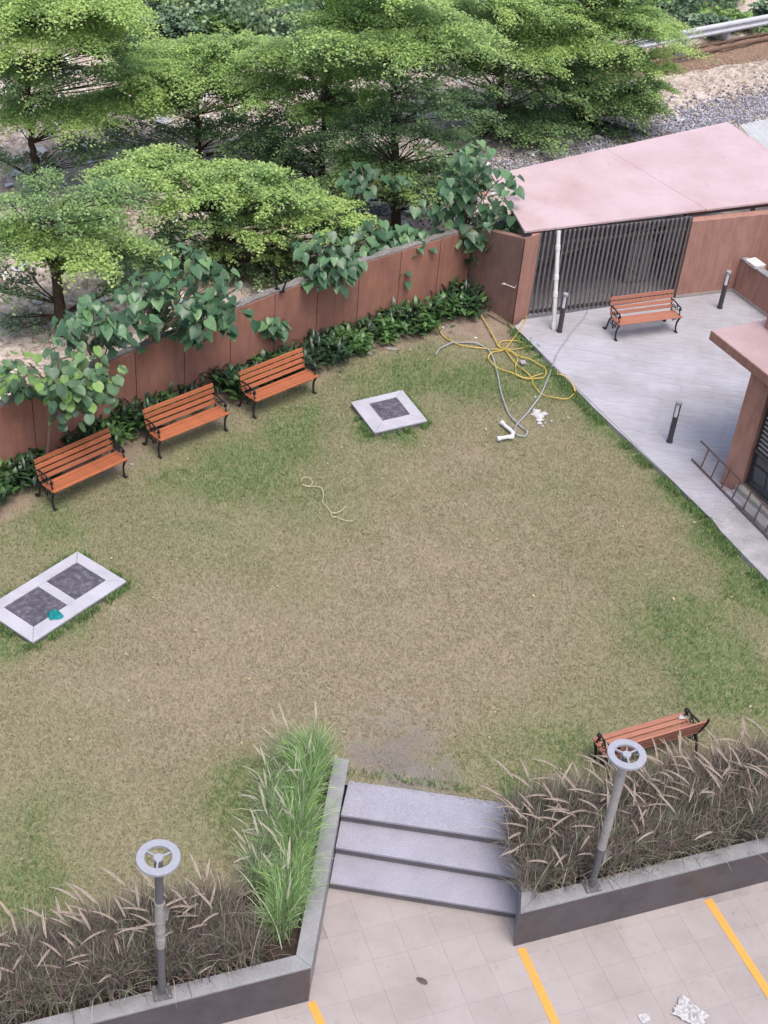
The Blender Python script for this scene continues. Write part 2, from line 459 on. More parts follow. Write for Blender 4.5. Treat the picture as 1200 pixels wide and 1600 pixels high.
def poly_area(P):
    return abs(sum(P[i][0] * P[(i + 1) % len(P)][1] - P[(i + 1) % len(P)][0] * P[i][1] for i in range(len(P)))) / 2

# ------------------------------------------------------------------ plan of the place
WALL = [(-9.6, 13.2), (-8.2, 15.0), (-6.15, 17.55), (-4.62, 19.3), (-2.55, 21.5), (-1.13, 22.95), (1.26, 25.13)]
WALL_H = [1.25, 1.27, 1.3, 1.33, 1.45, 1.45, 1.45]
PATIO_Z = 0.09
PAVE_Z = -0.48
TOP_Z = 0.20                       # planter copings
SH_A, SH_B = Vector((2.23, 23.93)), Vector((6.99, 26.30))
PATIO_EDGE = [at(806, 510, PATIO_Z), at(932, 640, PATIO_Z), at(1110, 806, PATIO_Z), at(1126, 828, PATIO_Z), at(1200, 905, PATIO_Z)]
PE = [(p.x, p.y) for p in PATIO_EDGE]
pe_d = (Vector(PE[4]) - Vector(PE[3])).normalized()
PE_END = tuple(Vector(PE[4]) + pe_d * 4.0)

# ---- ground and sheets
def sheet(name, poly, z, mat):
    mb = MB(); mb.add([(x, y, z) for x, y in poly], [tuple(range(len(poly)))])
    o = mb.build(name, mat); o['kind'] = 'structure'; return o
sheet('ground', [(-400, -200), (400, -200), (400, 600), (-400, 600)], -0.75, MT['base'])
far = [(60, 25.2), (60, 120), (-80, 120), (-80, 13.0)]
sheet('waste_ground', [(-80, 13.0), (-9.6, 13.2)] + WALL[1:] + [(1.3, 25.13), (60, 25.2)] + far[1:3], -0.02, MT['waste'])

# ---- lawn colour field
def blob(X, Y, px, py, rad, z=0.0, asp=1.0):
    c = at(px, py, z); return np.exp(-(((X - c.x) / rad) ** 2 + ((Y - c.y) / (rad * asp)) ** 2))
def lawn_field(X, Y):
    n1 = fbm(X, Y, 0.55, 4); n2 = fbm(X + 9, Y - 4, 1.7, 4); n3 = fbm(X - 3, Y + 7, 5.0, 3)
    dw = poly_dist(X, Y, WALL)
    dp = poly_dist(X, Y, PE + [PE_END])
    g = 0.36 + 0.75 * (n1 - 0.5) + 0.5 * (n2 - 0.5)
    for px, py, r, s in [(120, 850, 1.3, .45), (300, 745, 1.2, .5), (420, 760, 1.0, .25), (1080, 960, .9, .35), (1060, 1080, .9, .3), (470, 670, 1.3, .48), (560, 570, 1.1, .48), (700, 610, .9, .45), (640, 560, .9, .5),
                         (540, 760, .8, .1), (780, 590, .9, .45), (60, 760, 1.0, .35), (380, 840, 1.3, .25), (520, 800, .8, .3),
                         (1060, 760, .55, .8), (1130, 850, .5, 1.3), (1180, 920, .45, 1.2), (1000, 700, .4, .6), (950, 660, .4, .5), (860, 590, .5, .5),
                         (1000, 980, 1.2, .3), (1180, 1100, .9, .5), (870, 1160, .9, .5), (1120, 1060, 1.0, .25), (760, 1180, .6, .35),
                         (20, 1000, .35, 1.3), (120, 980, .4, .7), (200, 915, .2, .8), (40, 1400, .5, .9), (60, 1290, .8, .4), (390, 1220, .55, .8), (330, 1270, .8, .5),
                         (480, 1170, .4, .6), (620, 665, .35, .7), (575, 680, .2, .7), (640, 690, .3, .5), (880, 760, .5, .2), (410, 930, .9, .15), (700, 1200, .35, .5), (800, 1235, .25, .6)]:
        g = g + s * blob(X, Y, px, py, r)
    for px, py, r, s in [(600, 960, 2.2, .3), (280, 1080, 1.8, .35), (480, 1050, 1.6, .3), (760, 860, 1.8, .22), (820, 1000, 1.4, .2)]:
        g = g - s * blob(X, Y, px, py, r)
    g = g + 0.55 * np.exp(-(dp / 0.35) ** 2) * (0.4 + n2)
    d = np.clip(1.75 - dw / 0.62 + 1.3 * (n2 - 0.5), 0, 1)
    for px, py, r, s in [(735, 500, .75, 1.5), (690, 500, .5, .7), (780, 520, .35, 1.0), (590, 540, .45, .7), (500, 580, .4, .4), (620, 530, .4, .6), (20, 790, .5, .5), (220, 730, .5, .3), (380, 660, .4, .35),
                         (620, 1190, .42, 1.05), (560, 1175, .25, .7), (690, 1215, .35, .9), (610, 1130, .5, .45), (660, 1160, .3, .5), (715, 705, .5, .42), (885, 690, .35, .4), (640, 1215, .3, .7)]:
        d = d + s * blob(X, Y, px, py, r) * np.clip(-0.15 + 2.1 * n3, 0, 1.6)
    return np.clip(g, 0, 1), np.clip(d, 0, 1), n2, n3
DRY = np.array([0.44, 0.385, 0.275]); DRY2 = np.array([0.36, 0.31, 0.225]); GRN = np.array([0.265, 0.30, 0.145]); LUSH = np.array([0.13, 0.27, 0.085])
DIRT = np.array([0.25, 0.19, 0.15]); DIRTG = np.array([0.185, 0.165, 0.145])

LAWN = [(-12, 8.6), (-3.9, 8.55), (-0.7, 9.55), (-0.45, 11.75), (2.05, 11.55), (2.25, 10.7), (7.6, 12.4), (7.6, 14.0)] + [PE_END, tuple(PE[4]), tuple(PE[3]), tuple(PE[2]), tuple(PE[1]), tuple(PE[0])] + [(2.2, 24.05), (1.26, 25.13)] + WALL[::-1][1:] + [(-12, 10.5)]
def lawn_ground():
    st = 0.1
    xs = np.arange(-10.5, 7.8, st); ys = np.arange(8.4, 25.3, st)
    X, Y = np.meshgrid(xs, ys); g, d, n2, n3 = lawn_field(X, Y)
    Z = -0.012 + 0.025 * (fbm(X, Y, 1.1) - 0.5) + 0.012 * (n3 - 0.5)
    under = (X > 1.2) & (poly_dist(X, Y, PE + [PE_END]) < 0.25)
    base = (np.array([0.28, 0.238, 0.172]) * (1 - g[..., None]) + np.array([0.205, 0.21, 0.115]) * g[..., None])
    grey = np.clip(blob(X, Y, 620, 1190, 1.2) * 1.5, 0, 1)[..., None]
    dirt = DIRT * (1 - grey) + DIRTG * grey
    col = base * (1 - d[..., None]) + dirt * d[..., None] * (0.75 + 0.5 * n3[..., None])
    ny, nx = X.shape; idx = np.arange(ny * nx).reshape(ny, nx)
    F = np.stack([idx[:-1, :-1], idx[:-1, 1:], idx[1:, 1:], idx[1:, :-1]], -1).reshape(-1, 4)
    cx = (X[:-1, :-1] + st / 2).ravel(); cy = (Y[:-1, :-1] + st / 2).ravel()
    grow = in_poly(cx, cy, LAWN) | in_poly(cx + .06, cy, LAWN) | in_poly(cx - .06, cy, LAWN) | in_poly(cx, cy + .06, LAWN) | in_poly(cx, cy - .06, LAWN)
    V = np.stack([X, Y, Z], -1).reshape(-1, 3)
    o = raw_mesh('lawn', V, F[grow], MT['lawn_soil'], col.reshape(-1, 3), smooth=True)
    o['kind'] = 'structure'
lawn_ground()

SLABS = []          # plan polygons where no grass grows, filled below
slab1 = [at(*q, 0.11) for q in [(548, 628), (629, 609), (668, 657), (585, 676)]]
s2b, s2c, s2d = at(121, 861, .10), at(198, 908, .10), at(51, 1003.7, .10)
s2a = s2b + (s2d - s2c)
slab2 = [s2a, s2b, s2c, s2d]
SLABS = [[(p.x, p.y) for p in q] for q in (slab1, slab2)]

def lawn_grass():
    N = 560000
    X = RNG.uniform(-8.8, 7.2, N); Y = RNG.uniform(8.7, 25.2, N)
    # keep to what the garden shows: a wedge a little wider than the view
    k = in_poly(X, Y, LAWN) & (np.abs(X + 0.2) < 0.30 * Y + 2.4)
    X, Y = X[k], Y[k]
    g, d, n2, n3 = lawn_field(X, Y)
    keep = RNG.random(len(X)) > np.clip(d * 1.1, 0, 0.9)
    for P in SLABS: keep &= ~in_poly(X, Y, P)
    X, Y, g, d, n3 = X[keep], Y[keep], g[keep], d[keep], n3[keep]
    n = len(X)
    lush = np.clip((g - 0.75) * 3, 0, 1)
    th = RNG.uniform(0, 2 * np.pi, n) ; L = RNG.uniform(0.03, 0.085, n) * (1 + 0.35 * lush); lean = RNG.uniform(0.35, 1.25, n) * (1 - 0.35 * lush)
    W = RNG.uniform(0.0022, 0.0048, n)
    dx, dy = np.cos(th), np.sin(th)
    hz = L * np.cos(lean); hr = L * np.sin(lean)
    Z = np.full(n, -0.014)
    b = np.stack([X, Y, Z], 1); side = np.stack([-dy * W, dx * W, np.zeros(n)], 1)
    mid = b + np.stack([dx * hr * .45, dy * hr * .45, hz * .72], 1)
    tip = b + np.stack([dx * hr, dy * hr, hz], 1)
    V = np.stack([b - side, b + side, mid + side * .8, mid - side * .8, tip], 1)
    i = np.arange(n)[:, None] * 5
    F = np.concatenate([i + [0, 1, 2], i + [0, 2, 3], i + [3, 2, 4]])
    mixn = np.clip(g + RNG.normal(0, .2, n), 0, 1)[:, None]
    r = RNG.random((n, 1))
    dry = DRY * r + DRY2 * (1 - r)
    col = dry * (1 - mixn) + (GRN * (1 - lush[:, None]) + LUSH * lush[:, None]) * mixn
    col = col * (0.72 + 0.5 * RNG.random((n, 1)))
    col = np.repeat(col[:, None, :], 5, 1); col[:, 0:2] *= 0.9
    o = raw_mesh('lawn_grass', V.reshape(-1, 3), F, MT['grass'], col.reshape(-1, 3))
    tag(o, 'short half dry grass covering the courtyard lawn', 'grass', kind='stuff')
lawn_grass()
def edge_tufts():
    """longer green grass left uncut along the slabs, the terrace edge and the planters"""
    r = RNG; P = []
    def along(a, b, n, spread, lo=0.0):
        a, b = np.array(a[:2]), np.array(b[:2]); t = r.uniform(0, 1, n); q = a + (b - a) * t[:, None]; d = (b - a) / np.linalg.norm(b - a); nn = np.array([-d[1], d[0]])
        off = np.abs(r.normal(0, spread, n)) + lo
        m = fbm(q[:, 0], q[:, 1], 3.2) > .46
        P.append((q + nn * off[:, None])[m])
    for S_ in SLABS:
        A = sum(S_[i][0] * S_[(i + 1) % 4][1] - S_[(i + 1) % 4][0] * S_[i][1] for i in range(4))
        Q = S_ if A < 0 else S_[::-1]
        for i in range(4): along(Q[i], Q[(i + 1) % 4], 1500, .05, .005)
    edge = PE + [PE_END]
    for i in range(len(edge) - 1): along(edge[i + 1], edge[i], int(1500 * (Vector(edge[i + 1]) - Vector(edge[i])).length), .09, .0)
    along((2.05, 11.62), (-.1, 11.80), 2200, -.05 if False else .05, .0) if False else None
    along((-.15, 11.83), (2.05, 11.67), 350, .07, .02)
    X, Y = np.concatenate(P).T; k = in_poly(X, Y, LAWN)
    for S_ in SLABS: k &= ~in_poly(X, Y, S_)
    X, Y = X[k], Y[k]; n = len(X)
    th = r.uniform(0, 6.283, n); L = r.uniform(.05, .13, n); lean = r.uniform(.1, .9, n); W = r.uniform(.003, .006, n)
    dx, dy = np.cos(th), np.sin(th); hr, hz = L * np.sin(lean), L * np.cos(lean)
    b = np.stack([X, Y, np.full(n, -.015)], 1); sd = np.stack([-dy * W, dx * W, 0 * W], 1)
    mid = b + np.stack([dx * hr * .4, dy * hr * .4, hz * .7], 1); tip = b + np.stack([dx * hr, dy * hr, hz], 1)
    V = np.stack([b - sd, b + sd, mid + sd * .8, mid - sd * .8, tip], 1); i = np.arange(n)[:, None] * 5
    F = np.concatenate([i + [0, 1, 2], i + [0, 2, 3], i + [3, 2, 4]])
    col = (GRN * .9 * (1 - r.random((n, 1))) + LUSH * 1.1 * r.random((n, 1))) * r.uniform(.7, 1.3, (n, 1)) + .01
    o = raw_mesh('edge_grass', V.reshape(-1, 3), F, MT['grass'], np.repeat(col, 5, 0)); tag(o, 'longer green grass tufts along the slabs and terrace edge', 'grass', kind='stuff')
    # small fallen bits lying on the lawn
    N = 280; X = r.uniform(-7, 6, N); Y = r.uniform(9.5, 24, N); k = in_poly(X, Y, LAWN); X, Y = X[k], Y[k]; n = len(X)
    L = r.uniform(.010, .034, (n, 1)); th = r.uniform(0, 6.28, n); a = np.stack([np.cos(th), np.sin(th), r.uniform(-.3, .3, n)], 1); b2 = np.stack([-np.sin(th), np.cos(th), r.uniform(-.3, .3, n)], 1)
    c = np.stack([X, Y, r.uniform(.02, .035, n)], 1); V = np.stack([c - a * L, c + b2 * L * .5, c + a * L, c - b2 * L * .5], 1).reshape(-1, 3)
    pal = np.array([(.55, .48, .25), (.35, .24, .13), (.46, .42, .34), (.25, .16, .10), (.45, .42, .15)])[r.integers(0, 5, n)]
    o = raw_mesh('fallen_bits', V, np.arange(n)[:, None] * 4 + np.array([0, 1, 2, 3]), MT['litter'], np.repeat(pal, 4, 0)); tag(o, 'tiny dry leaves and bits scattered over the lawn', 'leaves', kind='stuff')
edge_tufts()

# ---- patio: bed slab + stone planks
PATIO = [tuple(PE[0]), tuple(PE[1]), tuple(PE[2]), (9.8, 18.3 + 1.9), (9.8, 27.4), (SH_B.x + .1, SH_B.y + .05), (2.45, 24.12)]
def patio():
    poly = [tuple(p) for p in PE] + [PE_END, (10, 14), (10, 27.5), (7.0, 26.32), (2.4, 24.1)]
    mb = MB(); mb.prism(poly, -0.3, PATIO_Z - 0.012)
    bed = mb.build('patio', MT['concrete']); bed['kind'] = 'structure'
    u = Vector((1.18, -0.24)).normalized(); v = Vector((-u.y, u.x))
    org = Vector(PE[0])
    clip = [tuple(PE[0]), tuple(PE[1]), tuple(PE[2]), tuple(at(1127, 815, PATIO_Z))[:2], tuple(at(1138, 786, PATIO_Z))[:2], (6.1, 19.5), (7.9, 24.8), (7.0, 26.25), (2.5, 24.12)]
    # convex pieces of that outline
    A = sum(clip[i][0] * clip[(i + 1) % len(clip)][1] - clip[(i + 1) % len(clip)][0] * clip[i][1] for i in range(len(clip)))
    if A < 0: clip = clip[::-1]
    eo = (Vector(PE[2]) - Vector(PE[0])).normalized(); eo = Vector((eo.y, -eo.x)) * .03
    hull = [tuple(Vector(PE[0]) + eo), tuple(Vector(PE[2]) + eo), tuple(at(1127, 815, PATIO_Z))[:2], (6.25, 19.0), (8.6, 23.2), (7.02, 26.27), (2.45, 24.10)]
    W, L, gap = 0.205, 1.22, 0.0013
    rows = range(-22, 52)
    cnt = 0
    for r in rows:
        off = random.choice([0, .3, .6, .9]) + random.uniform(-.05, .05)
        for c in range(-3, 10):
            x0, x1 = c * L + off + gap, (c + 1) * L + off - gap
            y0, y1 = -r * W + gap, -(r - 1) * W - gap
            q = [org + u * a + v * b for a, b in ((x0, y0), (x1, y0), (x1, y1), (x0, y1))]
            P = clip_convex([tuple(k) for k in q], hull)
            if len(P) < 3 or poly_area(P) < 0.004: continue
            m = sum((Vector(p) for p in P), Vector((0, 0))) / len(P)
            dz = random.uniform(-.0015, .0015)
            mb = MB(); mb.prism([(p[0] - m.x, p[1] - m.y) for p in P], 0, 0.016 + dz, 0.0008)
            me_o = mb.build('plank', MT['plank'], bed); me_o.location = (m.x, m.y, PATIO_Z - 0.016)
            cnt += 1
    # the paler threshold slab at the corner where the tiled terrace ends
    P = [tuple(at(*q, PATIO_Z))[:2] for q in [(1078, 772), (1113, 782), (1107, 804), (1102, 800)]]
    return bed
patio()

# ---- parking pavement and tiles
def pavement():
    u = Vector((0.925, 0.38)); v = Vector((0.38, -0.925))
    mb = MB(); mb.prism([(-12, -6), (14, -6), (14, 13.8), (2.0, 11.0), (-0.2, 11.2), (-0.3, 9.6), (-12, 5.6)], -0.74, PAVE_Z - 0.006)
    bed = mb.build('parking_pavement', MT['grout']); bed['kind'] = 'structure'
    o = at(548, 1408, PAVE_Z); org = Vector((o.x, o.y)); T = 0.43; g = 0.0007
    meshes = []
    for k in range(3):
        mb = MB(); mb.box((0, 0, 0.003), (T - 2 * g, T - 2 * g, 0.012), 0, 0.0005); ob = mb.build('tile', MT['tile'], bed); meshes.append(ob.data)
        bpy.data.objects.remove(ob)
    rz = math.atan2(u.y, u.x)
    n = 0
    for a in range(-12, 14):
        for b in range(-4, 9):
            c = org + u * T * (a + .5) + v * T * (b + .5)
            # in front of the planters or on the way to the steps, within the view plus a margin
            dfl = (c - Vector((-0.34, 8.86))).dot(Vector((-0.38, 0.925)))
            dfr = (c - Vector((2.04, 9.84))).dot(Vector((-0.367, 0.93)))
            if c.x < -0.3 and dfl > .62: continue
            if c.x > 2.1 and dfr > .62: continue
            if c.y > 10.9 or c.y < 7.2: continue
            if not (-4.2 < c.x < 6.2): continue
            piece('tile', meshes[n % 3], bed, (c.x, c.y, PAVE_Z - 0.006 + random.uniform(-.0003, .0003)), (0, 0, rz)); n += 1
    return bed
PAVE = pavement()

# ---- yellow parking lines
def pline(a, b, wd, label):
    A, B = at(*a, PAVE_Z), at(*b, PAVE_Z); d = (B - A).normalized(); B = A + d * 3.5
    n = Vector((-d.y, d.x, 0)) * wd / 2; mb = MB()
    mb.prism([tuple((A + n))[:2], tuple((B + n))[:2], tuple((B - n))[:2], tuple((A - n))[:2]], PAVE_Z - .002, PAVE_Z + 0.0085)
    tag(mb.build('parking_line', MT['yellow_paint'], None, A), label, 'road marking', 'yellow lines between the parking bays')
pline((486, 1566), (504, 1606), 0.10, 'yellow parking line starting at the corner of the left planter')
pline((814, 1482), (868, 1600), 0.105, 'yellow parking line starting at the corner of the right planter')
pline((1106, 1406), (1198, 1548), 0.105, 'yellow parking line starting midway along the right planter front')

# ------------------------------------------------------------------ boundary wall
def boundary_wall():
    t = thing('boundary_wall', (WALL[0][0], WALL[0][1], 0), 'long reddish brown boundary wall behind the benches and shrubs', 'wall')
    o = t.location
    # run along the polyline in panels
    pts = [Vector(p) for p in WALL]; L = [0]
    for i in range(1, len(pts)): L.append(L[-1] + (pts[i] - pts[i - 1]).length)
    def pos(s):
        for i in range(len(pts) - 1):
            if s <= L[i + 1] or i == len(pts) - 2:
                f = (s - L[i]) / (L[i + 1] - L[i]); return pts[i].lerp(pts[i + 1], f), WALL_H[i] * (1 - f) + WALL_H[i + 1] * f
    s = 0.0
    while s < L[-1] - 0.05:
        e = min(s + 1.02, L[-1])
        (a, ha), (b, hb) = pos(s), pos(e)
        d = (b - a).normalized(); n = Vector((-d.y, d.x)) * 0.15
        a2, b2 = a + d * 0.008, b - d * 0.008
        mb = MB()
        mb.prism([tuple(a2), tuple(b2), tuple(b2 + n), tuple(a2 + n)], -0.2, [ha, hb, hb, ha], 0.006)
        mb.build('panel', MT['terracotta_wall'], t, o)
        # recessed joint post behind
        mb = MB(); mb.prism([tuple(b - d * 0.03 + n * .3), tuple(b + d * 0.03 + n * .3), tuple(b + d * .03 + n * .95), tuple(b - d * .03 + n * .95)], -0.2, hb - .01)
        mb.build('joint', MT['rough_cement'], t, o)
        s = e
    # ragged cement cap
    mb = MB(); K = 90; prev = None
    for k in range(K + 1):
        p, h = pos(L[-1] * k / K); q, _ = pos(min(L[-1], L[-1] * k / K + .05)); q0, _ = pos(max(0, L[-1] * k / K - .05))
        d = (q - q0).normalized(); n = Vector((-d.y, d.x))
        r = random.uniform
        ring = [p + n * 0.006, p + n * (0.145 + r(-.02, .05))]
        prev = ring if prev is None else prev
        if k:
            h1 = h + r(.02, .05); h2 = h + r(.015, .05)
            i = len(mb.v)
            mb.add([(*last[0], lz - .03), (*last[0], lz0), (*last[1], lz1), (*last[1], lz - .05), (*ring[0], h - .03 + .032), (*ring[0], h1), (*ring[1], h2), (*ring[1], h - .05)],
                   [(0, 4, 5, 1), (1, 5, 6, 2), (2, 6, 7, 3)])
            lz, lz0, lz1 = h, h1, h2
        else: lz, lz0, lz1 = h, h + .03, h + .03
        last = ring
    mb.build('cement_cap', MT['rough_cement'], t, o)
    for s_, px, py in ((0, 428, 455), (0, 446, 452)):
        pass
    return t
boundary_wall()
# iron rods and stubs standing on the wall
for (px, py, tx, ty, lab) in [(433, 452, 425, 418, 'short dark iron rod standing upright on the wall cap'), (441, 456, 450, 433, 'short dark iron rod leaning right on the wall cap')]:
    B = at(px, py, 1.47); Tz = on_post(B, tx, ty); T = Vector((at(tx, ty, Tz).x, at(tx, ty, Tz).y, Tz))
    mb = MB(); mb.tube([B, (B + T) / 2, T], [.022, .02, .018], 6)
    mb.box(B + Vector((0, 0, .005)), (.09, .07, .02), .5)
    tag(mb.build('iron_rod', MT['iron'], None, B), lab, 'rod', 'iron rods on the wall')

# ------------------------------------------------------------------ shelter
def shelter():
    A = SH_A; t = thing('shelter', (A.x, A.y, 0), 'low terracotta shelter with pink flat roof and dark barred gate', 'shelter')
    o = t.location
    d = (SH_B - A).normalized(); n = Vector((-d.y, d.x))
    gl, gr = at(825, 494, PATIO_Z), at(1055, 466, PATIO_Z)
    gl2, gr2 = Vector((gl.x, gl.y)), Vector((gr.x, gr.y))
    gd = (gr2 - gl2).normalized(); gn = Vector((-gd.y, gd.x))
    HT = 1.93
    # left side wall (weathered, leaf shade painted in) from the boundary wall to the pillar, pillar front
    a, b = Vector((1.28, 25.10)), Vector((2.2, 24.03))
    sd = (b - a).normalized(); sn = Vector((-sd.y, sd.x))
    mb = MB(); mb.prism([tuple(a), tuple(b), tuple(b + sn * .15), tuple(a + sn * .15)], -0.2, [1.5, HT - .06, HT - .06, 1.5])
    mb.build('side_wall', MT['terracotta_old_shaded'], t, o)
    p0 = Vector((at(801, 508, .0).x, at(801, 508, .0).y)); 
    mb = MB(); mb.prism([tuple(p0), tuple(gl2 - gd * .01), tuple(gl2 - gd * .01 + gn * .26), tuple(p0 + sn * .16 - sd * .02)], -0.1, HT - .015, .006)
    mb.build('pillar', MT['terracotta'], t, o)
    # right solid wall
    r0 = gr2; r1 = r0 + gd * 2.95
    c = at(1145, 456, PATIO_Z); r1 = r0 + gd * 3.4
    mb = MB(); mb.prism([tuple(r0), tuple(r1), tuple(r1 + gn * .2), tuple(r0 + gn * .2)], -0.1, HT - .1)
    mb.build('front_wall', MT['terracotta'], t, o)
    mb = MB(); mb.prism([tuple(r0 - gn * .012), tuple(r1 - gn * .012), tuple(r1 - gn * .001), tuple(r0 - gn * .001)], PATIO_Z, PATIO_Z + .07)
    mb.build('skirting', MT['stone_grey'], t, o)
    # back wall with open band above, floor
    bk0 = Vector((1.35, 25.2)); bk1 = Vector((7.0, 30.6))
    bd = (bk1 - bk0).normalized(); bn = Vector((-bd.y, bd.x))
    mb = MB(); mb.prism([tuple(bk0), tuple(bk1), tuple(bk1 + bn * .15), tuple(bk0 + bn * .15)], -0.2, 1.42); mb.build('back_wall', MT['concrete'], t, o)
    mb = MB(); mb.prism([tuple(gl2 + gn * .05), tuple(r1 + gn * .22), tuple(bk1 - bn * .02), tuple(bk0 + Vector((.3, .0)))], -0.1, PATIO_Z - .004); mb.build('shelter_floor', MT['concrete'], t, o)
    # roof sheets: two panels with a seam
    zf, zb = 2.0, 2.06
    fl = at(820, 361, zf); fr0 = at(1200, 315, zf); bl = at(768, 273, zb); br = at(1137, 190, zb); rr = at(1200, 232, zb)
    fdir = (fr0 - fl); fr = fl + fdir * 1.25
    rdir = (rr - br); brr = br + rdir * 2.0
    m1, m2 = at(1100, 324, zf), at(946, 232, zb)
    def panel(P, name):
        mb = MB(); n_ = len(P)
        mb.prism([(p.x, p.y) for p in P], [p.z - .045 for p in P], [p.z for p in P], .004)
        return mb.build(name, MT['roof'], t, o)
    e = (m2 - m1).normalized() * 0.0; g = Vector((.006, -.002, 0))
    m1b = fl + fdir * ((m1 - fl).length / fdir.length)
    panel([fl, m1b - g, m2 - g, bl], 'roof_panel'); panel([m1b + g, fr, brr, br, m2 + g], 'roof_panel')
    mb = MB(); q = (m2 - m1b).normalized(); s_ = Vector((q.y, -q.x, 0)) * .012
    mb.prism([tuple(m1b - s_)[:2], tuple(m1b + s_)[:2], tuple(m2 + s_)[:2], tuple(m2 - s_)[:2]], [zf - .03, zf - .03, zb - .03, zb - .03], [zf - .012, zf - .012, zb - .012, zb - .012])
    mb.build('roof_seam', MT['dark_edge'], t, o)
    # beam under the front edge
    mb = MB(); f0 = Vector((fl.x, fl.y)); fd = Vector((fdir.x, fdir.y)).normalized(); fn = Vector((-fd.y, fd.x))
    i0 = f0 + fd * 3.75 + fn * .10; i1 = f0 + fd * 7.4 + fn * .10
    mb.prism([tuple(i0), tuple(i1), tuple(i1 + fn * .12), tuple(i0 + fn * .12)], HT - .098, zf - .047); mb.build('lintel', MT['dark_edge'], t, o)
    mb = MB(); i0 = f0 + fd * .1 + fn * .3; i1 = f0 + fd * 3.7 + fn * .3
    mb.prism([tuple(i0), tuple(i1), tuple(i1 + fn * .06), tuple(i0 + fn * .06)], zf - .13, zf - .047); mb.build('purlin', MT['gate'], t, o)
    # tap pipe on side wall
    return t, gl2, gr2, gd, gn, HT
SHEL, GL, GR, GD, GN, GHT = shelter()

def gate():
    t = thing('barred_gate', (GL.x, GL.y, PATIO_Z), 'dark metal gate of thin vertical bars closing the shelter front', 'gate')
    o = t.location; wd = (GR - GL).length
    rz = math.atan2(GD.y, GD.x)
    off = GN * .06
    def P(s): return GL + GD * s + off
    n = 33
    mbp = None
    me = None
    H = GHT - PATIO_Z - .03
    for k in range(n):
        s = .03 + (wd - .06) * k / (n - 1)
        p = P(s)
        if me is None:
            mb = MB(); mb.box((0, 0, H / 2 + .01), (.038, .034, H), 0, .004)
            ob = mb.build('bar', MT['gate_light'], t); me = ob.data
        else:
            ob = piece('bar', me, t)
        ob.location = (p.x - o.x, p.y - o.y, 0); ob.rotation_euler = (0, 0, rz)
    q = P(wd / 2) + GN * .032
    for z, h in ((.05, .05), (H - .28, .05), (H - .02, .04)):
        mb = MB(); mb.box((q.x, q.y, PATIO_Z + z), (wd, .03, h), rz); mb.build('rail', MT['gate'], t, o)
    # sloping strips tracing the edge between lit and shaded bars
    for s0, z0, s1, z1 in ((.05, 1.18, 1.35, 1.38), (1.35, 1.38, wd - .05, 1.80), (1.35, 1.38, 2.5, .55)):
        a = P(s0) + GN * .07; b = P(s1) + GN * .07
        mb = MB(); mb.tube([(a.x, a.y, PATIO_Z + z0), (b.x, b.y, PATIO_Z + z1)], .018, 4); mb.build('shade_edge', MT['gate'], t, o)
    for s in (0.0, wd):
        p = P(s); mb = MB(); mb.box((p.x, p.y, PATIO_Z + H / 2), (.03, .05, H), rz, .004); mb.build('gate_post', MT['gate'], t, o)
    return t
gate()
# things standing behind the gate
def behind_gate():
    b = at(1012, 462, PATIO_Z); b = Vector((b.x, b.y)) + GN * .75
    rz = math.atan2(GD.y, GD.x)
    t = thing('cabinet', (b.x, b.y, PATIO_Z), 'grey metal cabinet standing inside the shelter behind the gate bars', 'cabinet', rz=rz)
    mb = MB(); mb.box((0, 0, .5), (.5, .35, 1.0), 0, .01); mb.build('body', MT['pale_grey'], t)
    for k in range(2):
        mb = MB(); mb.box((-.125 + .25 * k, -.186, .5), (.23, .02, .9), 0, .004); mb.build('door', MT['pale_grey'], t)
        mb = MB(); mb.box((-.03 + .06 * k, -.205, .55), (.015, .02, .1)); mb.build('handle', MT['iron'], t)
    c = b + GD * .75 + GN * .15
    t = thing('chair', (c.x, c.y, PATIO_Z), 'dark chair standing inside the shelter beside the cabinet', 'chair', rz=rz + .3)
    for x in (-.2, .2):
        for y in (-.2, .2):
            mb = MB(); mb.tube([(x, y, 0), (x * .95, y * .95, .44 if y < 0 else .98)], .016, 6); mb.build('leg', MT['iron'], t)
    mb = MB(); mb.box((0, 0, .45), (.44, .44, .05), 0, .012); mb.build('seat', MT['iron'], t)
    mb = MB(); mb.box((0, .205, .8), (.42, .03, .34), 0, .01); mb.build('backrest', MT['iron'], t)
behind_gate()

# drain pipe
def drain_pipe():
    B = at(865, 515, PATIO_Z); T = at(873, 360, 1.93)
    t = thing('drain_pipe', B, 'white plastic drain pipe standing before the barred gate', 'pipe')
    o = t.location
    mb = MB(); mb.tube([B, B.lerp(T, .5), T], .042, 14); mb.build('tube', MT['white_pvc'], t, o, False)
    for f in (.01, .33, .5, .8):
        a, b = B.lerp(T, f), B.lerp(T, f + .06); mb = MB(); mb.tube([a, a.lerp(b, .15), a.lerp(b, .85), b], [.046, .051, .051, .046], 14); mb.build('coupler', MT['white_pvc'], t, o)
drain_pipe()
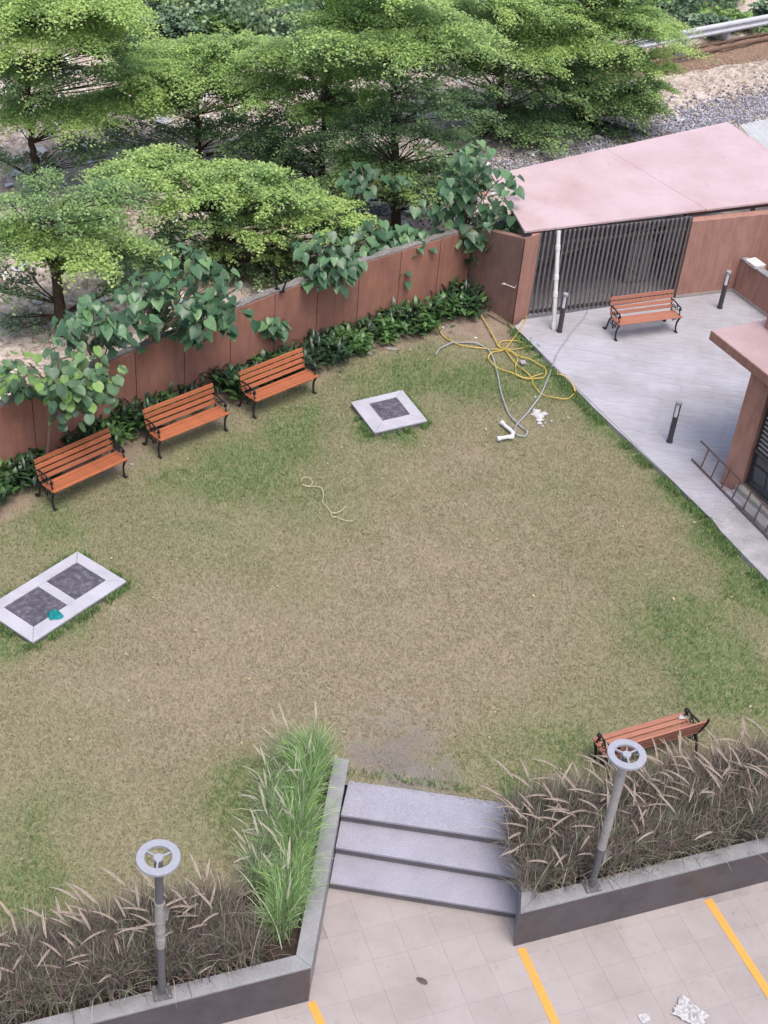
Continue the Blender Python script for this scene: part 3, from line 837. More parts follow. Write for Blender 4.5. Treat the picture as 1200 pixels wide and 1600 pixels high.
# tap pipe on the side wall
def wall_tap():
    a = Vector((2.06, 24.15)); sd = Vector((.652, -.758)); nn = Vector((-.758, -.652))
    z = on_post((2.06, 24.15), 795, 446)
    t = thing('tap', (a.x, a.y, z), 'thin white pipe with tap on the shelter side wall', 'tap')
    mb = MB(); p = [nn * .02 + sd * .16, nn * .03, nn * .03 - sd * .1]
    mb.tube([(q.x, q.y, .03 - .02 * i) for i, q in enumerate(p)], .011, 6); mb.build('tube', MT['white_pvc'], t)
    mb = MB(); q = nn * .035 - sd * .15
    mb.tube([(p[2].x, p[2].y, -.01), (q.x, q.y, -.02), (q.x - sd.x * .04, q.y - sd.y * .04, -.045)], [.02, .022, .016], 8); mb.build('valve', MT['white_pvc'], t)
    mb = MB(); q2 = nn * .02 + sd * .17
    mb.tube([(q2.x, q2.y, .03), (q2.x, q2.y, .08)], .008, 6); mb.build('riser', MT['white_pvc'], t)
wall_tap()

# ---- low wall at the right with coping and box
def low_wall():
    a3, b3 = at(1145, 456, PATIO_Z), at(1200, 497, PATIO_Z)
    a, b = Vector((a3.x, a3.y)), Vector((b3.x, b3.y)); d = (b - a).normalized(); b = a + d * 3.2; n = Vector((-d.y, d.x))
    if n.x < 0: n = -n
    t = thing('low_wall', (a.x, a.y, PATIO_Z), 'low terracotta wall with pale coping at the right of the terrace', 'wall')
    H = 0.86
    mb = MB(); mb.prism([tuple(a), tuple(b), tuple(b + n * .14), tuple(a + n * .14)], -.1, H); mb.build('body', MT['terracotta'], t, t.location)
    mb = MB(); mb.prism([tuple(a - n * .012), tuple(b - n * .012), tuple(b - n * .001), tuple(a - n * .001)], PATIO_Z, PATIO_Z + .07); mb.build('skirting', MT['stone_grey'], t, t.location)
    mb = MB(); mb.prism([tuple(a - n * .015), tuple(b - n * .015), tuple(b + n * .16), tuple(a + n * .16)], H + .002, H + .032, .004); mb.build('coping', MT['granite_coping'], t, t.location)
    c = a + d * .36 + n * .06
    k = thing('junction_box', (c.x, c.y, H + .035), 'flat off white box lying on the low wall coping', 'box', rz=math.atan2(d.y, d.x))
    mb = MB(); mb.box((0, 0, .03), (.34, .26, .06), 0, .008); mb.build('body', MT['white_pvc'], k)
    mb = MB(); mb.box((0, 0, .066), (.355, .275, .012), 0, .004); mb.build('lid', MT['white_pvc'], k)
    # taller wall running on behind it
    e3 = at(1193, 402, .8)
    e = Vector((7.5, 26.52)); f = e + Vector((.75, -.66)) * 4
    m = (f - e).normalized(); q = Vector((-m.y, m.x))
    t2 = thing('side_wall', (e.x, e.y, PATIO_Z), 'taller terracotta wall beyond the low wall at the right edge', 'wall')
    mb = MB(); mb.prism([tuple(e), tuple(f), tuple(f + q * .15), tuple(e + q * .15)], -.1, 1.8); mb.build('body', MT['terracotta'], t2, t2.location)
    mb = MB(); mb.prism([tuple(e - q * .015), tuple(f - q * .015), tuple(f + q * .165), tuple(e + q * .165)], 1.802, 1.85, .005); mb.build('coping', MT['terracotta_top'], t2, t2.location)
low_wall()

# ---- pavilion with canopy at the right edge
def pavilion():
    base = at(1126, 757, PATIO_Z)
    t = thing('pavilion', base, 'terracotta pavilion corner with thick flat canopy and dark glazing', 'building')
    o = t.location
    ZT, ZB = 2.5, 2.33
    c = at(1111, 516, ZT); k = at(1200, 498, ZT); f = at(1200, 586, ZT)
    dk = (Vector((k.x, k.y)) - Vector((c.x, c.y))).normalized(); df = (Vector((f.x, f.y)) - Vector((c.x, c.y))).normalized()
    c2 = Vector((c.x, c.y))
    P = [c2, c2 + df * 5.0, c2 + df * 5.0 + dk * 4.0, c2 + dk * 4.0]
    mb = MB(); mb.prism([tuple(p) for p in P], ZB, ZT - .006, .006); mb.build('canopy', MT['terracotta'], t, o)
    mb = MB(); mb.prism(inset([tuple(p) for p in P], .012), ZT - .005, ZT, .0015); mb.build('canopy_top', MT['terracotta_top'], t, o)
    # upstand on the canopy
    u = at(1194, 512, ZT); u2 = Vector((u.x, u.y))
    Q = [u2, u2 + df * .75, u2 + df * .75 + dk * .8, u2 + dk * .8]
    mb = MB(); mb.prism([tuple(p) for p in Q], ZT + .001, ZT + .75, .006); mb.build('upstand', MT['terracotta'], t, o)
    # column
    a = at(1125, 756, PATIO_Z); b = at(1154, 771, PATIO_Z)
    a, b = Vector((a.x, a.y)), Vector((b.x, b.y)); d = (b - a).normalized(); n = Vector((-d.y, d.x))
    mb = MB(); mb.prism([tuple(a), tuple(b), tuple(b + n * .42), tuple(a + n * .42)], -.05, ZB - .001, .006); mb.build('column', MT['terracotta'], t, o)
    # glazing set back behind the column, running parallel to the canopy edge
    g0 = b + n * .09 + d * .0; gd = df; gn = Vector((-gd.y, gd.x))
    if gn.x < 0: gn = -gn
    sill_z = .26
    L = 3.2
    mb = MB(); mb.prism([tuple(g0 + gn * .03), tuple(g0 + gd * L + gn * .03), tuple(g0 + gd * L + gn * .05), tuple(g0 + gn * .05)], sill_z + .001, ZB - .002)
    win = mb.build('window', MT['frame_dark'], t, o)
    win_loc = o
    for i in range(3):
        s0, s1 = .05 + i * 1.0, 1.0 + i * 1.0
        mb = MB(); mb.prism([tuple(g0 + gd * s0 + gn * .012), tuple(g0 + gd * s1 + gn * .012), tuple(g0 + gd * s1 + gn * .029), tuple(g0 + gd * s0 + gn * .029)], sill_z + .06, ZB - .08)
        mb.build('pane', MT['glass_dark'], win, o)
        mb = MB(); mb.prism([tuple(g0 + gd * (s1 + .005) - gn * .01), tuple(g0 + gd * (s1 + .045) - gn * .01), tuple(g0 + gd * (s1 + .045) + gn * .029), tuple(g0 + gd * (s1 + .005) + gn * .029)], sill_z + .002, ZB - .003)
        mb.build('mullion', MT['frame_dark'], win, o)
    for z in (sill_z + .002, .95, ZB - .078):
        mb = MB(); mb.prism([tuple(g0 - gn * .014), tuple(g0 + gd * L - gn * .014), tuple(g0 + gd * L + gn * .011), tuple(g0 + gn * .011)], z, z + .05); mb.build('frame', MT['frame_dark'], win, o)
    for k_ in range(11):  # pale strips standing in for lines reflected in the glass
        z = 1.04 + k_ * .085
        mb = MB(); mb.prism([tuple(g0 + gd * .08 + gn * .0), tuple(g0 + gd * .96 + gn * .0), tuple(g0 + gd * .96 + gn * .010), tuple(g0 + gd * .08 + gn * .010)], z, z + .03); mb.build('reflection_grey', MT['pale_grey'], win, o)
    # two threshold steps in front of the glass
    for i, (w0, z1, mt) in enumerate(((.16, .26, 'stone_grey'), (.34, .17, 'concrete'))):
        q0 = g0 - gn * w0 - gd * .02; w1 = .06 if i == 0 else -.161
        q1 = g0 - gn * (0.16 if i else -0.05) - gd * .02
        mb = MB(); mb.prism([tuple(q0), tuple(q0 + gd * L), tuple(q1 + gd * L), tuple(q1)], -.05, z1, .008); mb.build('step', MT[mt], t, o)
pavilion()

# ---- ladder leaning on its long edge
def ladder():
    A, B = at(1081, 717, PATIO_Z + .03), at(1200, 839, PATIO_Z + .03)
    d = (B - A).normalized(); B = A + d * 3.6
    n = Vector((-d.y, d.x, 0)); n = n if n.x > 0 else -n
    t = thing('ladder', A, 'thin rusty steel ladder propped on its edge against the pavilion column', 'ladder')
    o = t.location
    up = Vector((0, 0, .385)) + n * .07
    mb = MB(); mb.tube([A, B], .017, 6); mb.build('rail', MT['ladder'], t, o)
    mb = MB(); mb.tube([A + up + d * .03, B + up], .017, 6); mb.build('rail', MT['ladder'], t, o)
    for k in range(11):
        s = .28 + k * .315
        p = A + d * s
        mb = MB(); mb.tube([p, p + up], .013, 6); mb.build('rung', MT['ladder'], t, o)
ladder()

# ------------------------------------------------------------------ bollards
def bollard(p, label, first=[None]):
    if first[0] is None:
        t = thing('bollard_light', p, label, 'bollard', 'bollard lights on the terrace')
        mb = MB(); mb.lathe((0, 0, 0), [(.062, 0), (.062, .012)], 18); mb.build('base_plate', MT['bollard'], t)
        mb = MB(); mb.lathe((0, 0, .013), [(.05, 0), (.05, .53)], 18); mb.build('post', MT['bollard'], t, smooth=False)
        # head: dark ribs left and right of a pale diffuser
        mb = MB(); mb.lathe((0, 0, .544), [(.040, 0), (.040, .255)], 18); mb.build('diffuser', MT['diffuser'], t)
        for a0, a1 in ((-.22 * math.pi, .26 * math.pi), (.72 * math.pi, 1.22 * math.pi)):
            mb = MB(); N = 6; vs = []
            for i in range(N + 1):
                an = a0 + (a1 - a0) * i / N
                for r in (.042, .051):
                    for z in (.5445, .7985): vs.append((r * math.cos(an), r * math.sin(an), z))
            fs = []
            for i in range(N):
                b = i * 4
                fs += [(b + 2, b + 6, b + 7, b + 3), (b, b + 1, b + 5, b + 4), (b + 1, b + 3, b + 7, b + 5), (b, b + 4, b + 6, b + 2)]
            fs += [(0, 2, 3, 1), (N * 4, N * 4 + 1, N * 4 + 3, N * 4 + 2)]
            mb.add(vs, fs); mb.build('shield', MT['bollard'], t)
        mb = MB(); mb.lathe((0, 0, .80), [(.053, 0), (.055, .006), (.055, .045), (.05, .052)], 18); mb.build('cap', MT['bollard_cap'], t)
        first[0] = t
    else:
        t = copy_tree(first[0]); t.location = p; t['label'] = label
    t.rotation_euler = (0, 0, math.radians(random.uniform(-30, -5)))
bollard(at(874, 518, PATIO_Z), 'dark bollard light beside the white drain pipe')
bollard(at(1124.5, 481, PATIO_Z), 'dark bollard light in the far terrace corner near the low wall')
bollard(at(1046, 690, PATIO_Z), 'dark bollard light alone on the open terrace near the ladder')

# ------------------------------------------------------------------ benches
def scroll(c, r0, r1, a0, a1, n=12):
    return [(c[0] + (r0 + (r1 - r0) * i / n) * math.cos(a0 + (a1 - a0) * i / n), c[1] + (r0 + (r1 - r0) * i / n) * math.sin(a0 + (a1 - a0) * i / n)) for i in range(n + 1)]
def make_bench(wood_mat):
    t = thing('park_bench', (0, 0, 0), '', 'bench', 'slatted benches with black iron ends')
    # profile (y forward is negative): seat slats then back slats
    slats = [(-.275, .385, -8), (-.19, .378, 2), (-.105, .368, 4), (-.018, .366, 0), (.095, .425, 62), (.13, .52, 70), (.16, .613, 72), (.187, .705, 74)]
    for y, z, a in slats:
        L = 1.43
        mb = MB(); mb.box((0, 0, 0), (L, .072, .024), 0, .004)
        o = mb.build('slat', MT[wood_mat], t); o.location = (0, y, z); o.rotation_euler = (math.radians(a), 0, 0)
    for sx in (-1, 1):
        x = sx * .685
        yz = lambda pts, xx=x: [(xx, p[0], p[1]) for p in pts]
        mb = MB()
        mb.tube(yz([(-.285, .365), (-.2, .352), (-.1, .345), (0, .342), (.07, .37), (.115, .45), (.155, .56), (.2, .70), (.215, .77), (.2, .79)]), .017, 6)
        # ornament under the seat
        for cc, r0, r1, a0, a1 in (((-.12, .27), .012, .06, 0, 8.5), ((.03, .25), .012, .065, 2.0, 10.5), ((-.05, .20), .01, .04, 1, 8)):
            mb.tube(yz(scroll(cc, r0, r1, a0, a1, 14)), .009, 5)
        fr = mb.build('end_frame', MT['iron'], t, smooth=True)
        mb = MB(); mb.tube(yz([(-.27, .36), (-.235, .30), (-.20, .20), (-.195, .1), (-.22, .03), (-.235, .0)]), [.024, .022, .019, .018, .022, .026], 6)
        mb.box((x, -.235, .012), (.05, .085, .024), 0, .005); mb.build('leg', MT['iron'], fr, smooth=False)
        mb = MB(); mb.tube(yz([(.06, .35), (.12, .27), (.15, .17), (.17, .08), (.21, .02), (.24, .0)]), [.024, .022, .019, .018, .022, .026], 6)
        mb.box((x, .235, .012), (.05, .085, .024), 0, .005); mb.build('leg', MT['iron'], fr)
        mb = MB()
        mb.tube(yz([(.15, .55), (.08, .575), (-.02, .57), (-.12, .55), (-.19, .56), (-.235, .545), (-.245, .505), (-.215, .485), (-.19, .50), (-.20, .525)]), .015, 6)
        mb.tube(yz([(-.2, .36), (-.235, .40), (-.22, .45), (-.17, .48)]), .014, 6)
        mb.tube(yz(scroll((-.09, .47), .015, .06, .5, 8.5, 14)), .009, 5)
        mb.tube(yz(scroll((.03, .46), .012, .055, 3, 10.5, 14)), .009, 5)
        mb.build('armrest', MT['iron'], fr, smooth=True)
    mb = MB(); mb.tube([(-.68, .0, .30), (.68, .0, .30)], .012, 6); mb.build('stretcher', MT['iron'], t)
    return t
def place_bench(t, fl, fr, z, label):
    a, b = at(*fl, z), at(*fr, z); d = (b - a).normalized(); n = Vector((d.y, -d.x, 0))   # towards the front
    c = (a + b) / 2 - n * .235
    t.location = c; t.rotation_euler = (0, 0, math.atan2(d.y, d.x)); t['label'] = label
b0 = make_bench('bench_wood')
place_bench(b0, (85, 796.5), (196, 745), 0, 'orange wooden bench at the near end of the row by the wall')
b1 = copy_tree(b0); place_bench(b1, (250, 715), (353.5, 672.5), 0, 'orange wooden bench in the middle of the row of three by the wall')
b2 = copy_tree(b0); place_bench(b2, (396, 653.5), (492.7, 613.3), 0, 'orange wooden bench at the far end of the row, nearest the small slab')
f0 = make_bench('bench_wood_faded')
place_bench(f0, (961.2, 532), (1056, 519.2), PATIO_Z, 'wooden bench standing on the stone terrace before the barred gate')
f1 = copy_tree(f0)
f1.location = (3.79, 12.58, 0); f1.rotation_euler = (0, 0, math.radians(180 + 26.6)); f1['label'] = 'faded wooden bench seen from behind, back to the right planter'
# scrap of white paper lying on that bench
p = at(1066, 1121, .40)
mb = MB(); mb.add([(-.05, -.03, 0), (.04, -.035, .012), (.055, .03, .004), (-.03, .04, .015), (0, 0, .025)], [(0, 1, 4), (1, 2, 4), (2, 3, 4), (3, 0, 4)])
o = mb.build('paper_scrap', MT['white_paper'], None); o.location = p; tag(o, 'white paper scrap lying on the seat of the faded bench', 'paper')

# ------------------------------------------------------------------ service slabs
def slab(corners, holes, h, label, first=True):
    c0 = corners[0]
    t = thing('service_slab', (c0.x, c0.y, 0), label, 'slab', 'granite framed service covers in the lawn')
    o = t.location
    P = [Vector((p.x, p.y)) for p in corners]
    def uv(u, v): return P[0] * (1 - u) * (1 - v) + P[1] * u * (1 - v) + P[2] * u * v + P[3] * (1 - u) * v
    z = corners[0].z
    mb = MB(); mb.prism(inset([tuple(p) for p in P][::-1] if True else P, .012), -.1, z - .032); mb.build('plinth', MT['granite_edge'], t, o)
    return t, uv, z, o
t, uv, z, o = slab(slab1, None, .11, 'small square granite slab with one dark cover in the lawn')
def quad(mb, uv, u0, u1, v0, v1, z0, z1, bev=.003):
    mb.prism([tuple(uv(u0, v0)), tuple(uv(u1, v0)), tuple(uv(u1, v1)), tuple(uv(u0, v1))], z0, z1, bev)
def mitre(uv, t, o, z, u, v, zt):
    """four mitred granite strips round the opening u0..u1, v0..v1"""
    (u0, u1), (v0, v1) = u, v; e = .004
    for q in ([(0, 0), (1, 0), (u1, v0), (u0, v0)], [(1, 0), (1, 1), (u1, v1), (u1, v0)], [(1, 1), (0, 1), (u0, v1), (u1, v1)], [(0, 1), (0, 0), (u0, v0), (u0, v1)]):
        mb = MB(); mb.prism(inset_any([tuple(uv(*k)) for k in q], e * .5), z - .03, zt, .003); mb.build('granite_strip', MT['granite_pale'], t, o)
def inset_any(P, d):
    A = sum(P[i][0] * P[(i + 1) % len(P)][1] - P[(i + 1) % len(P)][0] * P[i][1] for i in range(len(P)))
    return inset(P if A > 0 else P[::-1], d)
mitre(uv, t, o, z, (.27, .805), (.165, .735), z)
mb = MB(); quad(mb, uv, .275, .80, .17, .73, z - .03, z - .004); mb.build('cover', MT['cover'], t, o)
mb = MB()
for q in ((.262, .813, .157, .17), (.262, .813, .73, .743), (.262, .275, .17, .73), (.80, .813, .17, .73)): quad(mb, uv, *q, z - .02, z + .003, 0)
mb.build('rim', MT['granite_pale'], t, o)
t, uv, z, o = slab(slab2, None, .1, 'long granite slab with two dark covers at the left of the lawn')
# u runs along slab2 a->b (long), v a->d (short)
mb_u = [(.127, .475), (.565, .895)]
(u0, u1), (w0, w1) = mb_u; v0, v1 = .18, .77
for q in ([(0, 0), (1, 0), (w1, v0), (u0, v0)], [(1, 0), (1, 1), (w1, v1), (w1, v0)], [(1, 1), (0, 1), (u0, v1), (w1, v1)], [(0, 1), (0, 0), (u0, v0), (u0, v1)], [(u1, v0), (w0, v0), (w0, v1), (u1, v1)]):
    mb = MB(); mb.prism(inset_any([tuple(uv(*k)) for k in q], .002), z - .03, z, .003); mb.build('granite_strip', MT['granite_pale'], t, o)
for (a, b) in mb_u:
    mb = MB(); quad(mb, uv, a + .004, b - .004, v0 + .007, v1 - .007, z - .03, z - .005); mb.build('cover', MT['cover'], t, o)
# teal rag on it
p = at(85, 962, z)
mb = MB(); N = 14; vs = [(0, 0, .03)]
for k in range(N):
    an = 2 * math.pi * k / N; r = random.uniform(.09, .15)
    vs.append((r * .55 * math.cos(an), r * .5 * math.sin(an), random.uniform(.03, .07)))
for k in range(N):
    an = 2 * math.pi * k / N; r = random.uniform(.09, .15)
    vs.append((r * math.cos(an), r * .8 * math.sin(an), random.uniform(.0, .012)))
fs = [(0, 1 + k, 1 + (k + 1) % N) for k in range(N)] + [(1 + k, 1 + N + k, 1 + N + (k + 1) % N, 1 + (k + 1) % N) for k in range(N)]
mb.add(vs, fs); o = mb.build('cloth', MT['teal'], None); o.location = p; tag(o, 'crumpled teal cloth lying on the long granite slab', 'cloth')

# ------------------------------------------------------------------ steps
def steps():
    b = at(518, 1380, -.32); t = thing('stone_steps', (0.9, 11.0, PAVE_Z), 'three grey granite steps leading up to the lawn between planters', 'steps')
    o = t.location
    rows = [(.005, [(545, 1219.3), (810, 1257.3)], [(535, 1273), (814, 1315)]), (-.155, None, [(526.7, 1324), (810, 1370)]), (-.315, None, [(518, 1379), (805, 1425.7)])]
    prev = None
    for i, (z, back, front) in enumerate(rows):
        f0, f1 = [at(*q, z) for q in front]
        f0, f1 = Vector((f0.x, f0.y)), Vector((f1.x, f1.y)); d = (f1 - f0).normalized(); n = Vector((-d.y, d.x))
        f0 = f0 - d * .02; f1 = f1 + d * .03
        if back:
            b0, b1 = [at(*q, z) for q in back]; b0, b1 = Vector((b0.x, b0.y)), Vector((b1.x, b1.y)) + d * .05
        else:
            b0, b1 = prev[0] + n * .045, prev[1] + n * .045
        mb = MB(); mb.prism([tuple(f0), tuple(f1), tuple(b1), tuple(b0)], z - .038, z, .005); mb.build('tread', MT['granite'], t, o)
        mb = MB(); zz = PAVE_Z - .05
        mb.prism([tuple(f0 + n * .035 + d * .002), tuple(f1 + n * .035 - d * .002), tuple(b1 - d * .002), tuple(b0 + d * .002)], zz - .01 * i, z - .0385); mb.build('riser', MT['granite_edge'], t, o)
        prev = (f0, f1)
steps()

# ------------------------------------------------------------------ planters
def strip_poly(a, b, n, w0, w1):
    return [tuple(a + n * w0), tuple(b + n * w0), tuple(b + n * w1), tuple(a + n * w1)]
LP = dict(c=Vector((-0.335, 8.855)), l=Vector((-3.72, 7.47)), t=Vector((-0.155, 11.95)))
RP = dict(c=Vector((2.04, 9.84)), r=Vector((7.9, 12.21)), t=Vector((2.10, 11.0)))
def planter_left():
    c, l, t_ = LP['c'], LP['l'], LP['t']
    t = thing('planter', (c.x, c.y, PAVE_Z), 'left granite planter of grasses with corner beside the steps', 'planter', 'granite planters beside the steps')
    o = t.location; zc = TOP_Z - .03
    df = (l - c).normalized(); nf = Vector((df.y, -df.x)); nf = nf if nf.y > 0 else -nf      # inward from the front face
    ds = (t_ - c).normalized(); ns = Vector((-1, 0)); ns = Vector((-ds.y, ds.x)); ns = ns if ns.x < 0 else -ns
    # front wall and side wall (butt joined on the inner corner)
    W = .19
    ci = c + (df * W) / max(.2, abs(df.dot(ns))) if False else None
    # inner corner: intersection of the two inset lines
    def isect(p, d, q, e):
        k = ((q - p).x * e.y - (q - p).y * e.x) / (d.x * e.y - d.y * e.x); return p + d * k
    inner = isect(c + nf * W, df, c + ns * W, ds)
    le = Vector(l); li = l + nf * W
    lo_c = le + df * 0
    mb = MB(); mb.prism([tuple(c), tuple(inner), tuple(li), tuple(le)], PAVE_Z - .1, zc); mb.build('front_wall', MT['granite_face_shaded'], t, o)
    ti = t_ + ns * W * .98
    mb = MB(); mb.prism([tuple(c + ds * .001), tuple(t_), tuple(ti), tuple(inner + ds * .001)], PAVE_Z - .1, zc); mb.build('side_wall', MT['granite_coping'], t, o)
    def cope(P):
        mb = MB(); mb.prism(P, zc + .001, TOP_Z, .004); return mb.build('coping', MT['granite_coping'], t, o)
    e = .008
    oc = isect(c - nf * e, df, c - ns * e, ds)
    # front coping in slabs
    Lf = (le - c).length; cuts = [0, 1.35, 2.6, Lf]
    for i in range(3):
        s0, s1 = cuts[i] + .0015, cuts[i + 1] - .0015
        p0 = oc if i == 0 else c + df * s0 - nf * e
        q0 = inner + (df * 0) if i == 0 else c + df * s0 + nf * (W + .004)
        cope([tuple(p0), tuple(q0), tuple(c + df * s1 + nf * (W + .004)), tuple(c + df * s1 - nf * e)])
    Ls = (t_ - c).length; cuts = [0, 1.1, 2.2, Ls]
    for i in range(3):
        s0, s1 = cuts[i] + .0015, cuts[i + 1] - .0015
        p0 = oc + ds * .002 if i == 0 else c + ds * s0 - ns * e
        q0 = inner + ds * .002 if i == 0 else c + ds * s0 + ns * (W + .002)
        cope([tuple(p0), tuple(c + ds * s1 - ns * e), tuple(c + ds * s1 + ns * (W + .002)), tuple(q0)])
    # left end arm
    ae = le + nf * 2.0
    mb = MB(); mb.prism([tuple(li + nf * .002), tuple(li - df * .19 + nf * .002), tuple(ae - df * .19), tuple(ae)], PAVE_Z - .1, zc); mb.build('end_wall', MT['granite_face_shaded'], t, o)
    mb = MB(); mb.prism([tuple(li + nf * .007 + df * .006), tuple(li - df * .195 + nf * .007), tuple(ae - df * .195), tuple(ae + df * .006)], zc + .001, TOP_Z, .004); mb.build('coping', MT['granite_coping'], t, o)
    # slim inner curb between dark and green grass
    i0 = at(412, 1420, TOP_Z); i1 = at(457, 1180, TOP_Z); i0, i1 = Vector((i0.x, i0.y)), Vector((i1.x, i1.y)); di = (i1 - i0).normalized(); ni = Vector((di.y, -di.x))
    mb = MB(); mb.prism([tuple(i0), tuple(i1 - di * .45), tuple(i1 - di * .45 + ni * .13), tuple(i0 + ni * .13)], -.2, zc + .01); mb.build('curb', MT['granite_coping'], t, o)
    j0, j1 = i1 - di * .445, i1 + ni * .02
    mb = MB(); mb.prism([tuple(j0), tuple(j1), tuple(j0 + ni * .24 - di * .12)], -.2, zc + .02); mb.build('curb', MT['granite_coping'], t, o)
    # soil
    S_ = [tuple(li + nf * .01), tuple(inner), tuple(ti), tuple(t_ + ns * .8), tuple(Vector((-1.0, 9.9))), tuple(le + nf * 1.25)]
    mb = MB(); mb.prism(S_, -.6, .07); mb.build('soil', MT['soil'], t, o)
    return t
planter_left()
def planter_right():
    c, r, t_ = RP['c'], RP['r'], RP['t']
    t = thing('planter', (c.x, c.y, PAVE_Z), 'right granite planter of grasses with corner beside the steps', 'planter', 'granite planters beside the steps')
    o = t.location; zc = TOP_Z - .03; W = .19
    df = (r - c).normalized(); nf = Vector((-df.y, df.x)); ds = (t_ - c).normalized(); ns = Vector((ds.y, -ds.x))
    def isect(p, d, q, e):
        k = ((q - p).x * e.y - (q - p).y * e.x) / (d.x * e.y - d.y * e.x); return p + d * k
    inner = isect(c + nf * W, df, c + ns * W, ds)
    ri = r + nf * W
    mb = MB(); mb.prism([tuple(c), tuple(r), tuple(ri), tuple(inner)], PAVE_Z - .1, zc); mb.build('front_wall', MT['granite_face_shaded'], t, o)
    ti = t_ + ns * W
    mb = MB(); mb.prism([tuple(c + ds * .001), tuple(inner + ds * .001), tuple(ti), tuple(t_)], PAVE_Z - .1, zc); mb.build('side_wall', MT['granite_coping'], t, o)
    e = .008
    oc = isect(c - nf * e, df, c - ns * e, ds)
    def cope(P):
        mb = MB(); mb.prism(P, zc + .001, TOP_Z, .004); mb.build('coping', MT['granite_coping'], t, o)
    Lf = (r - c).length; cuts = [0, 1.2, 2.4, 3.6, 4.8, Lf]
    for i in range(5):
        s0, s1 = cuts[i] + .0015, cuts[i + 1] - .0015
        p0 = oc if i == 0 else c + df * s0 - nf * e
        q0 = inner if i == 0 else c + df * s0 + nf * (W + .004)
        cope([tuple(p0), tuple(c + df * s1 - nf * e), tuple(c + df * s1 + nf * (W + .004)), tuple(q0)])
    cope([tuple(oc + ds * .002), tuple(inner + ds * .002), tuple(ti), tuple(t_ - ns * e)])
    bk = nf * 1.35
    mb = MB(); mb.prism([tuple(inner), tuple(ri), tuple(r + bk), tuple(ti + nf * .38), tuple(ti)], -.6, .07); mb.build('soil', MT['soil'], t, o)
planter_right()

# ------------------------------------------------------------------ garden lamps
def lamp(base, wrap_z, tilt, label, wtag=True):
    t = thing('garden_lamp', base, label, 'lamp post', 'garden lamps on the planters')
    h = 2.28
    mb = MB(); mb.box((0, 0, .008), (.20, .20, .014), math.radians(20), .003)
    bp = mb.build('base_plate', MT['lamp'], t)
    for a in range(4):
        an = math.radians(20 + 45 + 90 * a); mb = MB(); mb.lathe((.105 * math.cos(an), .105 * math.sin(an), .0155), [(.012, 0), (.012, .012), (.006, .016)], 8); mb.build('bolt', MT['bollard_cap'], bp)
    mb = MB(); mb.lathe((0, 0, .016), [(.043, 0), (.043, h)], 18); mb.build('pole', MT['lamp'], t, smooth=False)
    z0, z1 = wrap_z; mb = MB(); K = 26; prof = [(.044, z0)]
    for k in range(K + 1):
        prof.append((.051 + random.uniform(-.003, .005), z0 + (z1 - z0) * k / K))
    prof.append((.044, z1)); mb.lathe((0, 0, 0), prof, 16); wr = mb.build('plastic_wrap', MT['wrap'], t)
    mb = MB(); an = random.uniform(-1, 0)
    zt = z1 - .02 if wtag else z0 + .03
    mb.add([(.05, -.01, zt), (.11, -.03, zt - .05), (.09, -.02, zt - .24), (.055, -.01, zt - .3), (.07, .02, zt - .1)], [(0, 1, 4), (1, 2, 4), (2, 3, 4), (3, 0, 4)])
    mb.build('loose_flap', MT['wrap'], wr)
    # ring head with three spokes and hub
    zt = h + .02; R0, R1, th = .135, .218, .035; mb = MB(); N = 40; vs = []; fs = []
    prof = [(R0, 0), (R0, th - .004), (R0 + .004, th), (R1 - .006, th), (R1, th - .006), (R1, 0)]
    for k in range(N):
        an = 2 * math.pi * k / N
        for r, z in prof: vs.append((r * math.cos(an), r * math.sin(an), zt + z))
    m = len(prof)
    for k in range(N):
        for i in range(m):
            a, b = k * m + i, k * m + (i + 1) % m; c, d = ((k + 1) % N) * m + (i + 1) % m, ((k + 1) % N) * m + i
            fs.append((a, b, c, d))
    mb.add(vs, fs); mb.build('ring', MT['lamp_ring'], t)
    for k in range(3):
        an = math.radians(35 + 120 * k); mb = MB()
        mb.box((.092 * math.cos(an), .092 * math.sin(an), zt + .016), (.10, .017, .02), an); mb.build('spoke', MT['lamp_ring'], t)
    mb = MB(); mb.lathe((0, 0, zt - .004), [(.046, 0), (.05, .004), (.05, .03), (.044, .036)], 18); mb.build('hub', MT['lamp_ring'], t)
    t.rotation_euler = tilt
p = at(253, 1551, TOP_Z)
lamp(p, (.86, 1.62), (0, math.radians(.6), 0), 'grey lamp post with ring head on the left planter')
p = at(924, 1384, TOP_Z)
lamp(p, (.72, 2.2), (0, 0, 0), 'grey lamp post with ring head on the right planter', False)

